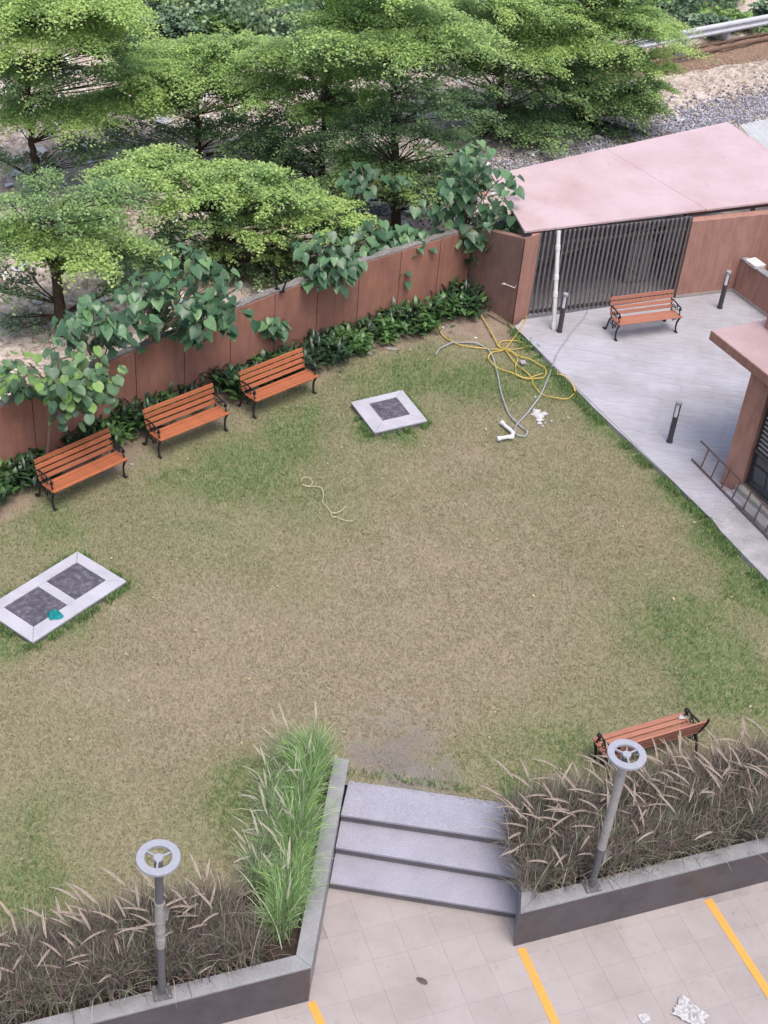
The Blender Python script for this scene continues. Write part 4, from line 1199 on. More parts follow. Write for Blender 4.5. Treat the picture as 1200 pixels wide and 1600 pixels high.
# ------------------------------------------------------------------ fountain grass
def clump_mesh(name, seed, n, L, W, cols, spread=.24, lean=(.15, 1.0), bias=(0, 0)):
    r = np.random.default_rng(seed)
    th = r.uniform(0, 2 * np.pi, n); ln = r.uniform(*lean, n); Ls = r.uniform(.6, 1.0, n) * L; w_ = r.uniform(.7, 1.3, n) * W
    big = r.random(n) < .16; w_ = np.where(big, w_ * 1.9, w_); Ls = np.where(big, Ls * 1.12, Ls); ln = np.where(big, ln * 1.25, ln)
    bx = r.normal(0, spread * .33, n); by = r.normal(0, spread * .33, n)
    K = 5; V = np.zeros((n, K + 1, 2, 3)); p = np.stack([bx, by, np.zeros(n)], 1)
    ang = ln * .35
    for k in range(K + 1):
        f = k / K; ww = w_ * (1 - f) ** .7 * (1 if k else .8) + .0004
        sx, sy = -np.sin(th), np.cos(th)
        V[:, k, 0] = p - np.stack([sx * ww, sy * ww, 0 * ww], 1); V[:, k, 1] = p + np.stack([sx * ww, sy * ww, 0 * ww], 1)
        a = ang + ln * 1.35 * f ** 1.4
        st = Ls / K
        p = p + np.stack([np.cos(th) * np.sin(a) * st + bias[0] * st * f, np.sin(th) * np.sin(a) * st + bias[1] * st * f, np.cos(a) * st], 1)
    i = np.arange(n)[:, None] * (2 * (K + 1))
    F = np.concatenate([i + np.array([2 * k, 2 * k + 1, 2 * k + 3, 2 * k + 2]) for k in range(K)])
    c = np.array(cols)[r.integers(0, len(cols), n)] * r.uniform(.7, 1.25, (n, 1)) * np.where(big, 1.5, 1.0)[:, None]
    col = np.repeat(c[:, None, :], 2 * (K + 1), 1)
    o = raw_mesh(name, V.reshape(-1, 3), F, MT['grass'], col.reshape(-1, 3)); me = o.data; bpy.data.objects.remove(o); return me
def plume_mesh(name, seed, L, droop, cols):
    """seed head: thin stem + bristly bent spike, starts at the origin and leans along +x"""
    r = np.random.default_rng(seed); K = 9
    pts = []; p = np.array([0., 0, 0]); a = .18
    for k in range(K + 1):
        pts.append(p.copy()); a2 = a + droop * (k / K) ** 1.6; p = p + np.array([math.sin(a2), 0, math.cos(a2)]) * L / K
    pts = np.array(pts); V = []; F = []; Cc = []
    def seg_at(f):
        x = f * K; i = min(int(x), K - 1); return pts[i] + (pts[i + 1] - pts[i]) * (x - i), pts[i + 1] - pts[i]
    def quad_strip(f0, f1, w, c, n=6):
        for sd in (np.array([0, 1., 0]), None):
            b = len(V)
            for k in range(n + 1):
                q, t = seg_at(f0 + (f1 - f0) * k / n); t = t / np.linalg.norm(t)
                s = sd if sd is not None else np.cross(t, [0, 1., 0])
                ww = w[k] if hasattr(w, '__len__') else w
                V.append(q - s * ww); V.append(q + s * ww); Cc.extend([c, c])
            for k in range(n): F.append((b + 2 * k, b + 2 * k + 1, b + 2 * k + 3, b + 2 * k + 2))
    c0, c1 = np.array(cols[0]), np.array(cols[1])
    quad_strip(0, .62, .0022, c0 * .5)
    quad_strip(.6, 1, [.005, .0125, .0155, .015, .0125, .009, .003], c1, 6)
    for k in range(150):
        f = .6 + .4 * r.random(); q, t = seg_at(f); t = t / np.linalg.norm(t)
        an = r.uniform(0, 2 * np.pi); s = np.cross(t, [0, 1., 0]); d = s * math.cos(an) + np.array([0, 1., 0]) * math.sin(an)
        tip = q + (d * .8 + t * .9) * r.uniform(.018, .034) * (1 - .5 * (f - .6) / .4)
        sd = np.cross(d, t) * .003; b = len(V); V.extend([q - sd, q + sd, tip, tip]); c = c1 * r.uniform(.75, 1.2); Cc.extend([c] * 4); F.append((b, b + 1, b + 2, b + 3))
    o = raw_mesh(name, np.array(V), np.array(F), MT['plume'], np.array(Cc)); me = o.data; bpy.data.objects.remove(o); return me
PURP = [(.18, .148, .14), (.11, .092, .09), (.24, .20, .18), (.165, .17, .12), (.36, .31, .26), (.19, .125, .13), (.20, .23, .14), (.24, .25, .18)]
GREEN = [(.22, .36, .12), (.24, .40, .12), (.17, .29, .11), (.32, .42, .24), (.40, .45, .31)]
purple = [clump_mesh('blades', 100 + k, 300, .76, .0046, PURP, .30, (.12, 1.15)) for k in range(4)]
green = [clump_mesh('blades', 200 + k, 320, .78, .0042, GREEN, .24, (.10, .95)) for k in range(4)]
green_pale = [clump_mesh('blades', 230 + k, 280, .78, .0044, [(.30, .38, .22), (.38, .44, .30), (.24, .33, .17), (.42, .44, .33), (.20, .33, .13)], .24, (.10, .95)) for k in range(3)]
plume_p = [plume_mesh('seed_head', 300 + k, .80 + .06 * k, 1.2 + .22 * k, [(.32, .27, .22), (.54, .46, .40)]) for k in range(4)]
plume_g = [plume_mesh('seed_head', 320 + k, .82 + .05 * k, .5 + .25 * k, [(.30, .32, .20), (.57, .55, .45)]) for k in range(4)]
def clump(x, y, meshes, plumes, np_, label, group, sc=1.0, bias=math.pi, z=.07, tilt=(0, 0), cat='grass'):
    t = thing('fountain_grass', (x, y, z), label, cat, group)
    b = piece('blades', random.choice(meshes), t, (0, 0, 0), (tilt[0], tilt[1], random.uniform(0, 6.28))); b.scale = (sc, sc, sc * random.uniform(.88, 1.1)); b['kind'] = 'stuff'
    for k in range(np_):
        a = random.uniform(0, 6.28); rr = random.uniform(0, .16)
        q = piece('seed_head', random.choice(plumes), t, (rr * math.cos(a), rr * math.sin(a), random.uniform(0.02, .16)), (random.uniform(-.2, .2) + tilt[0], random.uniform(-.1, .35) + tilt[1], bias + random.gauss(0, .8)))
        s = sc * random.uniform(.85, 1.12); q.scale = (s, s, s)
def beds():
    c, l = LP['c'], LP['l']; df = (l - c).normalized(); nf = Vector((df.y, -df.x)); nf = nf if nf.y > 0 else -nf
    lab = 'dark purple fountain grass clump with pale seed heads in the left planter'
    for row, dep in enumerate((.42, .70, .98)):
        s = .62 + .1 * row
        while s < 3.55:
            p = c + df * s + nf * (dep + random.uniform(-.05, .05))
            clump(p.x, p.y, purple, plume_p, random.choice([2, 3, 4, 5]) if row else random.choice([0, 1, 2]), lab, 'purple fountain grass in the left planter', random.uniform(.82, 1.0))
            s += random.uniform(.24, .32)
    lab = 'green fountain grass clump with cream seed heads along the step side of the left planter'
    for i in range(17):
        f = i / 16; y = 9.35 + 2.55 * f; x = -.70 + .07 * f + random.uniform(-.06, .06)
        clump(x, y, green, plume_g, random.choice([0, 1, 1]), lab, 'green fountain grass in the left planter', random.uniform(.8, .98), 2.4, .07, (0, 0))
    for i in range(9):
        f = i / 8; y = 9.95 + 2.0 * f; x = -1.08 + .1 * f + random.uniform(-.08, .08)
        clump(x, y, green_pale, plume_g, random.choice([3, 4, 5]), lab, 'green fountain grass in the left planter', random.uniform(.66, .85), 2.6, 0.0, (0, 0))
    c, r = RP['c'], RP['r']; df = (r - c).normalized(); nf = Vector((-df.y, df.x))
    lab = 'dark purple fountain grass clump with arching seed heads in the right planter'
    for row, dep in enumerate((.40, .68, .96, 1.22)):
        s = .30 + .08 * row
        while s < 4.3:
            p = c + df * s + nf * (dep + random.uniform(-.05, .05))
            clump(p.x, p.y, purple, plume_p, random.choice([2, 3, 4, 4]) if row else random.choice([0, 1, 1]), lab, 'purple fountain grass in the right planter', random.uniform(.82, 1.0), math.pi * .92)
            s += random.uniform(.25, .33)
beds()

# ------------------------------------------------------------------ shrubs along the wall
def shrub_mesh(name, seed, n, L, W, cols):
    r = np.random.default_rng(seed); V = []; F = []; Cc = []
    for k in range(n):
        # leaves in a few rosettes
        rx, ry = r.normal(0, .13, 2); rz = r.uniform(.08, .30)
        th = r.uniform(0, 6.28); el = r.uniform(-.15, 1.15); ll = L * r.uniform(.65, 1.15); ww = W * r.uniform(.8, 1.2)
        d = np.array([math.cos(th) * math.cos(el), math.sin(th) * math.cos(el), math.sin(el)]); s = np.array([-math.sin(th), math.cos(th), 0]); u = np.cross(d, s); u = u if u[2] > 0 else -u
        p = np.array([rx, ry, rz]); c = np.array(cols[r.integers(0, len(cols))]) * r.uniform(.75, 1.25)
        b = len(V); prof = [(0, .12, 0), (.3, .85, .06), (.6, .9, .03), (1, .05, -.16)]
        for f, wd, up in prof:
            q = p + d * ll * f + u * up * ll; V += [q - s * ww * wd + u * .18 * ww * wd, q, q + s * ww * wd + u * .18 * ww * wd]; Cc += [c, c * .85, c]
        for i in range(3):
            o = b + i * 3; F += [(o, o + 1, o + 4, o + 3), (o + 1, o + 2, o + 5, o + 4)]
    o = raw_mesh(name, np.array(V), np.array(F), MT['shrub_leaf'], np.array(Cc)); me = o.data; bpy.data.objects.remove(o); return me
DKG = [(.022, .05, .027), (.03, .065, .032), (.04, .085, .036)]
MDG = [(.045, .10, .035), (.06, .135, .042), (.08, .17, .05)]
LTG = [(.09, .19, .05), (.125, .24, .065), (.07, .15, .05)]
shr = [shrub_mesh('foliage', 400 + k, 75, .24, .026, DKG) for k in range(2)]
shr_m = [shrub_mesh('foliage', 410 + k, 70, .20, .038, MDG + DKG) for k in range(2)]
shr_l = [shrub_mesh('foliage', 420 + k, 75, .19, .042, LTG + MDG) for k in range(2)]
def shrubs():
    pts = [Vector(p) for p in WALL]
    L = [0]
    for i in range(1, len(pts)): L.append(L[-1] + (pts[i] - pts[i - 1]).length)
    s = 3.2
    while s < L[-1] - .1:
        for i in range(len(pts) - 1):
            if s <= L[i + 1]: break
        d = (pts[i + 1] - pts[i]).normalized(); n = Vector((d.y, -d.x)); p0 = pts[i] + d * (s - L[i])
        fr = s / L[-1]
        for dep in ((.16, .40, .62) if fr > .62 else (.16, .42)):
            if random.random() < .22: continue
            p = p0 + n * (dep + random.uniform(-.07, .07)) + d * random.uniform(-.1, .1)
            light = (dep > .3 and fbm(np.array([s * .9]), np.array([3.]), 1.0)[0] > .50)
            bank = shr_l if light and random.random() < .6 else (shr_m if (light or random.random() < .4) else shr)
            lab = {id(shr): 'dark strap leaved shrub at the foot of the boundary wall', id(shr_m): 'mid green leafy shrub at the foot of the boundary wall', id(shr_l): 'bright green broad leaved shrub at the foot of the boundary wall'}[id(bank)]
            qx = photo_x(p)
            where = ('left of the nearest row bench' if qx < 62 else 'behind the nearest row bench' if qx < 185 else 'between the nearest and the middle row bench' if qx < 232 else 'behind the middle row bench' if qx < 340
                     else 'between the middle and the far row bench' if qx < 385 else 'behind the far row bench' if qx < 480 else 'just beyond the far row bench' if qx < 560 else 'level with the white rag and grey block' if qx < 640 else 'towards the shelter corner' if qx < 690 else 'in the corner by the shelter side wall')
            kind_ = lab.split(' at ')[0]
            t = thing('shrub', (p.x, p.y, -.01), kind_ + ' ' + where + ' at the wall', 'shrub', kind_ + 's ' + where, random.uniform(0, 6.28))
            f = piece('foliage', random.choice(bank), t); k = random.uniform(.8, 1.25); f.scale = (k, k, k * random.uniform(.8, 1.15)); f['kind'] = 'stuff'
        s += random.uniform(.26, .36)
shrubs()

# ------------------------------------------------------------------ large-leaved saplings
def leaf_mesh(name, L, W, mat, heart=True, seed=0):
    """petiole at the origin, blade along +x, upper side +z, drooping and folded along the midrib"""
    r = random.Random(seed); prof = ([(-.10, .30), (0.02, .47), (.22, .52), (.45, .44), (.70, .26), (.88, .10)] if heart else [(-.06, .24), (.08, .42), (.3, .52), (.55, .50), (.78, .36), (.93, .17)])
    V = []; F = []
    V.append((0, 0, 0))
    for f, wd in prof:
        x = f * L; dz = -.16 * L * f * f + r.uniform(-.01, .01) * L
        V += [(x, -wd * W, dz + .10 * W + r.uniform(-.04, .04) * W), (max(x, 0.0), 0, dz), (x, wd * W, dz + .10 * W + r.uniform(-.04, .04) * W)]
    V.append((L, 0, -.2 * L))
    n = len(prof)
    for i in range(n - 1):
        o = 1 + i * 3
        F += [(o, o + 3, o + 4, o + 1), (o + 1, o + 4, o + 5, o + 2)]
    o = 1 + (n - 1) * 3; e = len(V) - 1
    F += [(o, e, o + 1), (o + 1, e, o + 2)]
    V = V[1:]; F = [tuple(i - 1 for i in f) for f in F]
    me = bpy.data.meshes.new(name); me.from_pydata(V, [], F); me.materials.append(mat); me.shade_smooth(); return me
heart = [leaf_mesh('leaf', .27, .235, MT['big_leaf'], True, k) for k in range(4)]
roundl = [leaf_mesh('leaf', .17, .16, MT['round_leaf'], False, k) for k in range(4)]
def sapling(name, trunk_px, base_z, crown, n_leaf, meshes, label, sc=1.0, seed=1, trunk_r=.028, nb=14):
    """trunk_px: photo points of the stem from the ground up; crown: (cx, cy, rx, ry, depth m) in photo pixels at the stem's distance"""
    r = random.Random(seed)
    B = at(*trunk_px[0], base_z)
    P = [B] + [at_depth(B, *q) for q in trunk_px[1:]]
    t = thing(name, B, label, 'sapling', None)
    o = t.location
    mb = MB(); pts = []
    for i in range(len(P) - 1):
        for k in range(3): pts.append(P[i].lerp(P[i + 1], k / 3))
    pts.append(P[-1]); m = len(pts)
    mb.tube([p + Vector((r.uniform(-.008, .008), r.uniform(-.008, .008), 0)) for p in pts], [trunk_r * (1.1 - .5 * k / m) for k in range(m)], 7)
    tr = mb.build('trunk', MT['bark_pale'], t, o, True)
    cx, cy, rx, ry, dep = crown
    cen = at_depth(B, cx, cy); ex = at_depth(B, cx + rx, cy) - cen; ez = at_depth(B, cx, cy - ry) - cen
    fwd = Vector((B.x, B.y, 0)).normalized()
    top = P[-1]
    mbb = MB(); leaves = []
    per = max(3, int(n_leaf / nb))
    for b in range(nb):
        # a leafy shoot: its place on the crown, then leaves shingled round it
        while True:
            v = Vector((r.uniform(-1, 1), r.uniform(-1, .6), r.uniform(-.85, 1)))
            if .35 < v.length < 1: break
        e = cen + ex * v.x * .86 + ez * v.z * .86 + fwd * v.y * dep
        s = pts[int(m * r.uniform(.6, .98))]
        mid = s.lerp(e, .55) + Vector((0, 0, .12))
        mbb.tube([s, mid, e], [.013, .010, .006], 5, False)
        R_ = (ex.length + ez.length) * .16
        ox, oy = v.x, v.y
        for q in range(per + r.randint(-2, 2)):
            a = r.uniform(0, 6.283); rad = R_ * math.sqrt(r.random()) * 1.15
            p = e + Vector((math.cos(a) * rad, math.sin(a) * rad, r.uniform(-.6, .35) * R_ - .35 * rad * rad / R_))
            az = (a if r.random() < .35 else math.atan2(-fwd.y, -fwd.x)) + r.gauss(0, .75)
            leaves.append((p, az, r.uniform(.05, .75) + .2 * rad / R_, r.uniform(-.35, .35), sc * r.uniform(.62, 1.08)))
    br = mbb.build('branches', MT['bark_pale'], t, o)
    for p, az, dr, rl, s in leaves:
        l = piece('leaf', r.choice(meshes), t, (p.x - o.x, p.y - o.y, p.z - o.z), (rl, dr, az)); l.scale = (s, s, s)
    return t
sapling('sapling', [(72, 735), (78, 668), (92, 632), (96, 600)], 0, (92, 580, 98, 56, .6), 298, roundl, 'pale green round leaved sapling behind the nearest bench of the row', 1.12, 3, .03, 26)
sapling('sapling', [(224, 640), (230, 590), (234, 540), (240, 500)], 0, (300, 458, 112, 80, .6), 298, heart, 'large heart leaved sapling with dense crown behind the middle bench', .9, 5, .03, 26)
sapling('sapling', [(140, 690), (150, 610), (152, 560)], .0, (150, 495, 56, 54, .45), 110, heart, 'dark heart leaved sapling between the pale sapling and the dense one', .9, 15, .02, 8)
sapling('sapling', [(487, 535), (494, 470), (508, 424)], 0, (512, 388, 70, 46, .5), 130, heart, 'dark leaved sapling with slanting pink stem beyond the far bench', .9, 8, .026, 10)
sapling('sapling', [(612, 468), (616, 430), (630, 402)], 0, (590, 382, 88, 44, .5), 190, heart, 'heart leaved sapling with thin curved stem among the wall shrubs', .95, 9, .02, 14)
sapling('sapling', [(722, 448), (725, 410), (730, 360), (745, 300)], 0, (745, 310, 76, 104, .55), 290, heart, 'tall heart leaved sapling in the corner climbing over the shelter roof', .95, 11, .024, 22)
sapling('sapling', [(560, 400), (560, 340), (570, 300)], .0, (572, 285, 70, 32, .6), 80, heart, 'heart leaved sapling beyond the wall below the central tree', .9, 12, .02, 9)
sapling('sapling', [(410, 560), (405, 540), (402, 520)], .0, (408, 490, 40, 34, .3), 40, heart, 'small heart leaved sapling hanging over the wall beyond the middle bench', .85, 21, .018, 6)

# ------------------------------------------------------------------ layered trees beyond the wall
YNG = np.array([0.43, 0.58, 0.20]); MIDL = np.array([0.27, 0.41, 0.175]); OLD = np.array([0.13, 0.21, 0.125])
def tree(name, base_px, trunk_px, tiers, label, seed, tr=.10, dens=1.0, mat='tree_leaf', pal=(OLD, MIDL, YNG), leaf=.058):
    """tiers: (cx, cy, half-width px, lightness 0..1 of the young leaves) seen at the trunk's distance, each a flat layered spray"""
    r = np.random.default_rng(seed); rr = random.Random(seed)
    B = at(*base_px, -.02); B3 = B
    t = thing(name, B, label, 'tree', 'layered trees beyond the wall' if mat == 'tree_leaf' else None)
    o = np.array(B)
    P = [B] + [at_depth(B, *q) for q in trunk_px]
    zs_top = max(at_depth(B, cx, cy).z for cx, cy, *_ in tiers)
    dist = Vector((B.x, B.y, CAM_H)).length; ppm = FOC / dist
    mb = MB(); pts = []
    for i in range(len(P) - 1):
        for k in range(4): pts.append(P[i].lerp(P[i + 1], k / 4) + Vector((rr.uniform(-.03, .03), rr.uniform(-.03, .03), 0)))
    pts.append(P[-1]); m = len(pts)
    if P[-1].z < zs_top:
        e_ = Vector((P[-1].x + rr.uniform(-.2, .2), P[-1].y + rr.uniform(-.2, .2), zs_top - .25)); p_ = P[-1]
        for k in range(1, 9): pts.append(p_.lerp(e_, k / 8)); m += 1
    mb.tube(pts, [tr * (.95 - .75 * k / m) for k in range(m)], 8)
    mb.build('trunk', MT['bark'], t, o, True)
    mbb = MB()
    allp = []; allc = []; alln = []
    for (cx, cy, hw, li) in tiers:
        c = at_depth(B, cx, cy); R = 1.08 * hw / ppm
        s = min(pts, key=lambda p: (p - Vector((p.x, p.y, max(.3, c.z - .45 * R - .2)))).length)
        ctr = np.array(c)
        nsp = 18 + int(6 * R); el_ = rr.uniform(0, 3.14); er = rr.uniform(.62, .95)
        for b in range(nsp):
            a = 2 * math.pi * (b + rr.uniform(-.3, .3)) / nsp * 2.4; q = R * rr.uniform(.18, .98) ** .8
            # a small flat spray: centre, radius, thickness
            lx, ly = q * math.cos(a), q * math.sin(a) * er
            sc_ = ctr + np.array([lx * math.cos(el_) - ly * math.sin(el_), lx * math.sin(el_) + ly * math.cos(el_), -.15 * q * q / R + rr.uniform(-.12, .10) * min(R, 1.2)])
            sr_ = R * rr.uniform(.22, .40); st = .07 + .05 * R
            n = int(dens * (.36 + .80 * li) * 1850 * sr_ ** 2 * (.066 / leaf) ** 1.7)
            v = r.normal(0, .48, (n, 2)); d2 = (v ** 2).sum(1); v = v[d2 < 1.25]; n = len(v)
            up = np.abs(r.normal(0, .5, n)) * -1 + r.uniform(0, .5, n)
            aa = math.atan2(sc_[1] - ctr[1], sc_[0] - ctr[0]) + rr.uniform(-.4, .4); v = v * [1.45, .62]; v = np.stack([v[:, 0] * math.cos(aa) - v[:, 1] * math.sin(aa), v[:, 0] * math.sin(aa) + v[:, 1] * math.cos(aa)], 1)
            p = np.stack([sc_[0] + v[:, 0] * sr_, sc_[1] + v[:, 1] * sr_, sc_[2] + up * st - .16 * sr_ * (v ** 2).sum(1)], 1)
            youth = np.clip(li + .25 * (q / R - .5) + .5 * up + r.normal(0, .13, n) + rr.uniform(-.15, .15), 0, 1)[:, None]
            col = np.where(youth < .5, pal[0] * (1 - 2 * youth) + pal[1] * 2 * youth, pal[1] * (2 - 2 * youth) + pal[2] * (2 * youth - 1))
            allp.append(p); allc.append(col)
            if b % 3 == 0:
                e = Vector(sc_) - Vector((0, 0, .04)); mid = s.lerp(e, .5) + Vector((0, 0, -.05 + .1 * rr.random()))
                mbb.tube([s, mid, e], [tr * .17, tr * .10, tr * .04], 5, False)
                for kk in range(3):
                    e2 = e + Vector((rr.uniform(-1, 1), rr.uniform(-1, 1), rr.uniform(-.1, .2))) * sr_ * .7
                    mbb.tube([mid.lerp(e, .5), e2], [tr * .08, tr * .03], 4, False)
    mbb.build('limbs', MT['bark'], t, o)
    p = np.concatenate(allp); c = np.concatenate(allc); n = len(p)
    # a leaf: folded rhombus, mostly facing up
    nrm = np.stack([r.normal(0, .5, n), r.normal(0, .5, n), np.ones(n)], 1); nrm /= np.linalg.norm(nrm, axis=1)[:, None]
    th = r.uniform(0, 6.283, n); a = np.stack([np.cos(th), np.sin(th), np.zeros(n)], 1); a -= nrm * (a * nrm).sum(1)[:, None]; a /= np.linalg.norm(a, axis=1)[:, None]
    b = np.cross(nrm, a); L = r.uniform(.55, 1.5, n)[:, None] * leaf; Wd = L * .34
    V = np.stack([p - a * L * .5, p + b * Wd - a * L * .05, p + a * L * .5 - nrm * L * .1, p - b * Wd - a * L * .05], 1).reshape(-1, 3)
    i = np.arange(n)[:, None] * 4
    F = i + np.array([0, 1, 2, 3])
    col = np.repeat(c * r.uniform(.8, 1.2, (n, 1)), 4, 0)
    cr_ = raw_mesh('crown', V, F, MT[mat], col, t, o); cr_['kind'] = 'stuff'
    return t
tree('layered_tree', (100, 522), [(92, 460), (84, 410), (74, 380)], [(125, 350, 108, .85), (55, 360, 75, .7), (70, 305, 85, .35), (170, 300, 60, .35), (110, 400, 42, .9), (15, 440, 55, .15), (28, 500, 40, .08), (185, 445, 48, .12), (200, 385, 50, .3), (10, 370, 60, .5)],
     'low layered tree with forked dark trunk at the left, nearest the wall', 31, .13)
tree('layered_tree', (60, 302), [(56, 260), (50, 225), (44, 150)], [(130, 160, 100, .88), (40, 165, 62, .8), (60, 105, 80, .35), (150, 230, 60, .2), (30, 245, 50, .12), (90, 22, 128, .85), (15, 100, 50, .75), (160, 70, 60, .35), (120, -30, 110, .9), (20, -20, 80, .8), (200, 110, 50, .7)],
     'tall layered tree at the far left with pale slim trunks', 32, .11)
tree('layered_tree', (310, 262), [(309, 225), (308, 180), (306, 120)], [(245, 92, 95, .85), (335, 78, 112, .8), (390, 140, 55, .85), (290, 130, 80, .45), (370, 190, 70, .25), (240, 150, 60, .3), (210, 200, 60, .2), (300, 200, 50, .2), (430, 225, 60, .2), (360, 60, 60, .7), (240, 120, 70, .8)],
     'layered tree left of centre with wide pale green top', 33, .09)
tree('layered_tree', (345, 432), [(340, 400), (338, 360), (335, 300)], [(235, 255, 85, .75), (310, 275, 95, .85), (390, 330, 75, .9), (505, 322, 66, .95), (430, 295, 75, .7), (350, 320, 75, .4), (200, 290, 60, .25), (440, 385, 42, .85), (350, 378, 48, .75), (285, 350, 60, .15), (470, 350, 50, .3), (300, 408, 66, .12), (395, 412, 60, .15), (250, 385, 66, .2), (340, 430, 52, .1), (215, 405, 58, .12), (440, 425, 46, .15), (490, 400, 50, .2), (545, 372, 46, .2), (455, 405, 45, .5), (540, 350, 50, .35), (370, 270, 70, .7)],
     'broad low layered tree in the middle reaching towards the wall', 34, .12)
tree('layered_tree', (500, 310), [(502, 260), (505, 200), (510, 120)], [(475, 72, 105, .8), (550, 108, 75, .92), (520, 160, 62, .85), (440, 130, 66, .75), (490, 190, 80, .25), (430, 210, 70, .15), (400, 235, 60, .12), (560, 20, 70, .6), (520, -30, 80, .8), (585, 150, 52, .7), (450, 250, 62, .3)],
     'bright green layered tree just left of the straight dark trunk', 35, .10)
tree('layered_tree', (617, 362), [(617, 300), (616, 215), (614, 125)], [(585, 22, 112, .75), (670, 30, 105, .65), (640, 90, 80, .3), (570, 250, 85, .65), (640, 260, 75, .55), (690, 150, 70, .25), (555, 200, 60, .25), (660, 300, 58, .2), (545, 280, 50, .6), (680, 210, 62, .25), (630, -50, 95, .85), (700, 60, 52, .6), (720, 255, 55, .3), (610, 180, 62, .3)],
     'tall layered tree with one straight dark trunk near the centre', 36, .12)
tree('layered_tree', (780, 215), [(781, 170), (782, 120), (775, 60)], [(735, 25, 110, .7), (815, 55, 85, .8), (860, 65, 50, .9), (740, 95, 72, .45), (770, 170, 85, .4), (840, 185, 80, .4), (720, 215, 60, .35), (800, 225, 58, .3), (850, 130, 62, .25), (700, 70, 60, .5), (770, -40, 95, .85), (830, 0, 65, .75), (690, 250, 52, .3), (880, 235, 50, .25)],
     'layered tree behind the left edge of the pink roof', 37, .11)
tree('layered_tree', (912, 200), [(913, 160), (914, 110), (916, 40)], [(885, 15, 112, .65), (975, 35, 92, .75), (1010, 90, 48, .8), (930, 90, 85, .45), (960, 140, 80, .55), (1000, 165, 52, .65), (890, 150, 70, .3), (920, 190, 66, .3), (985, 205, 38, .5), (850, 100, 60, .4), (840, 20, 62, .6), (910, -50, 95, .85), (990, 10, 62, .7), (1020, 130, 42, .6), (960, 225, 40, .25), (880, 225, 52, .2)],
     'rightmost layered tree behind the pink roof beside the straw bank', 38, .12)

# far bushes
BL = (np.array([.08, .14, .09]), np.array([.15, .24, .15]), np.array([.26, .37, .23]))
BG = (np.array([.07, .13, .05]), np.array([.15, .26, .085]), np.array([.28, .42, .13]))
k = 0
for (bx, by, hw, n, pal, lab) in [(235, 70, 95, 6, BL, 'blue green bush far behind the left trees'), (345, 75, 85, 6, BG, 'leafy green bush far behind the trees left of centre'), (430, 60, 75, 6, BL, 'greyish bush far behind the bright green tree'),
                           (150, 45, 80, 5, BL, 'hazy bush at the top left behind the tall tree'), (660, 45, 80, 5, BG, 'dim bush far behind the straight trunk'), (760, 40, 60, 4, BL, 'pale bush far behind the tree beside the roof'),
                           (1085, 52, 55, 6, BL, 'grey green bush behind the left end of the crash barrier'), (1145, 44, 60, 6, BG, 'yellow green bush behind the middle of the crash barrier'), (1205, 30, 60, 6, BL, 'green bush behind the barrier at the top right corner'), (1040, 30, 40, 3, BL, 'small grey bush behind the rightmost tree')]:
    rr = random.Random(500 + k); k += 1
    tiers = [(bx + rr.uniform(-.7, .7) * hw, by - rr.uniform(8, 50) * (1 if bx < 1000 else .6), hw * rr.uniform(.35, .6), rr.uniform(.3, .7)) for _ in range(n)]
    t = tree('bush', (bx, by), [(bx, by - 10), (bx + 2, by - 20)], tiers, lab, 600 + k, .06, 1.0, 'bush_leaf', pal, .13)
    t['category'] = 'bush'
# far thicket beyond that reads as one mass
def thicket():
    r = np.random.default_rng(77); N = 84; P = []; Cc = []
    for k in range(N):
        x = r.uniform(-24, 16); y = (r.uniform(38.5, 46) if x < 4 else 42.6 + .84 * (x - 7.47) + r.uniform(2.0, 6.5))
        R = r.uniform(1.0, 2.0); n = int(1100 * R)
        v = r.normal(0, 1, (n, 3)); v /= np.linalg.norm(v, axis=1)[:, None]; v *= (R * r.uniform(.75, 1.05, (n, 1)))
        p = v * np.array([1, 1, .8]) + [x, y, R * .55]; p = p[p[:, 2] > 0]
        c = (BL if r.random() < .6 else BG)[1 if r.random() < .7 else 2] * r.uniform(.7, 1.5, (len(p), 1)); P.append(p); Cc.append(c)
    p = np.concatenate(P); c = np.concatenate(Cc); n = len(p)
    a = r.normal(0, 1, (n, 3)); a /= np.linalg.norm(a, axis=1)[:, None]; b = np.cross(a, r.normal(0, 1, (n, 3))); b /= np.linalg.norm(b, axis=1)[:, None]
    L = .17; V = np.stack([p - a * L * .5, p + b * L * .3, p + a * L * .5, p - b * L * .3], 1).reshape(-1, 3)
    F = np.arange(n)[:, None] * 4 + np.array([0, 1, 2, 3])
    o = raw_mesh('thicket', V, F, MT['bush_leaf'], np.repeat(c, 4, 0)); tag(o, 'far thicket of scrub beyond the layered trees', 'thicket', kind='stuff')
thicket()

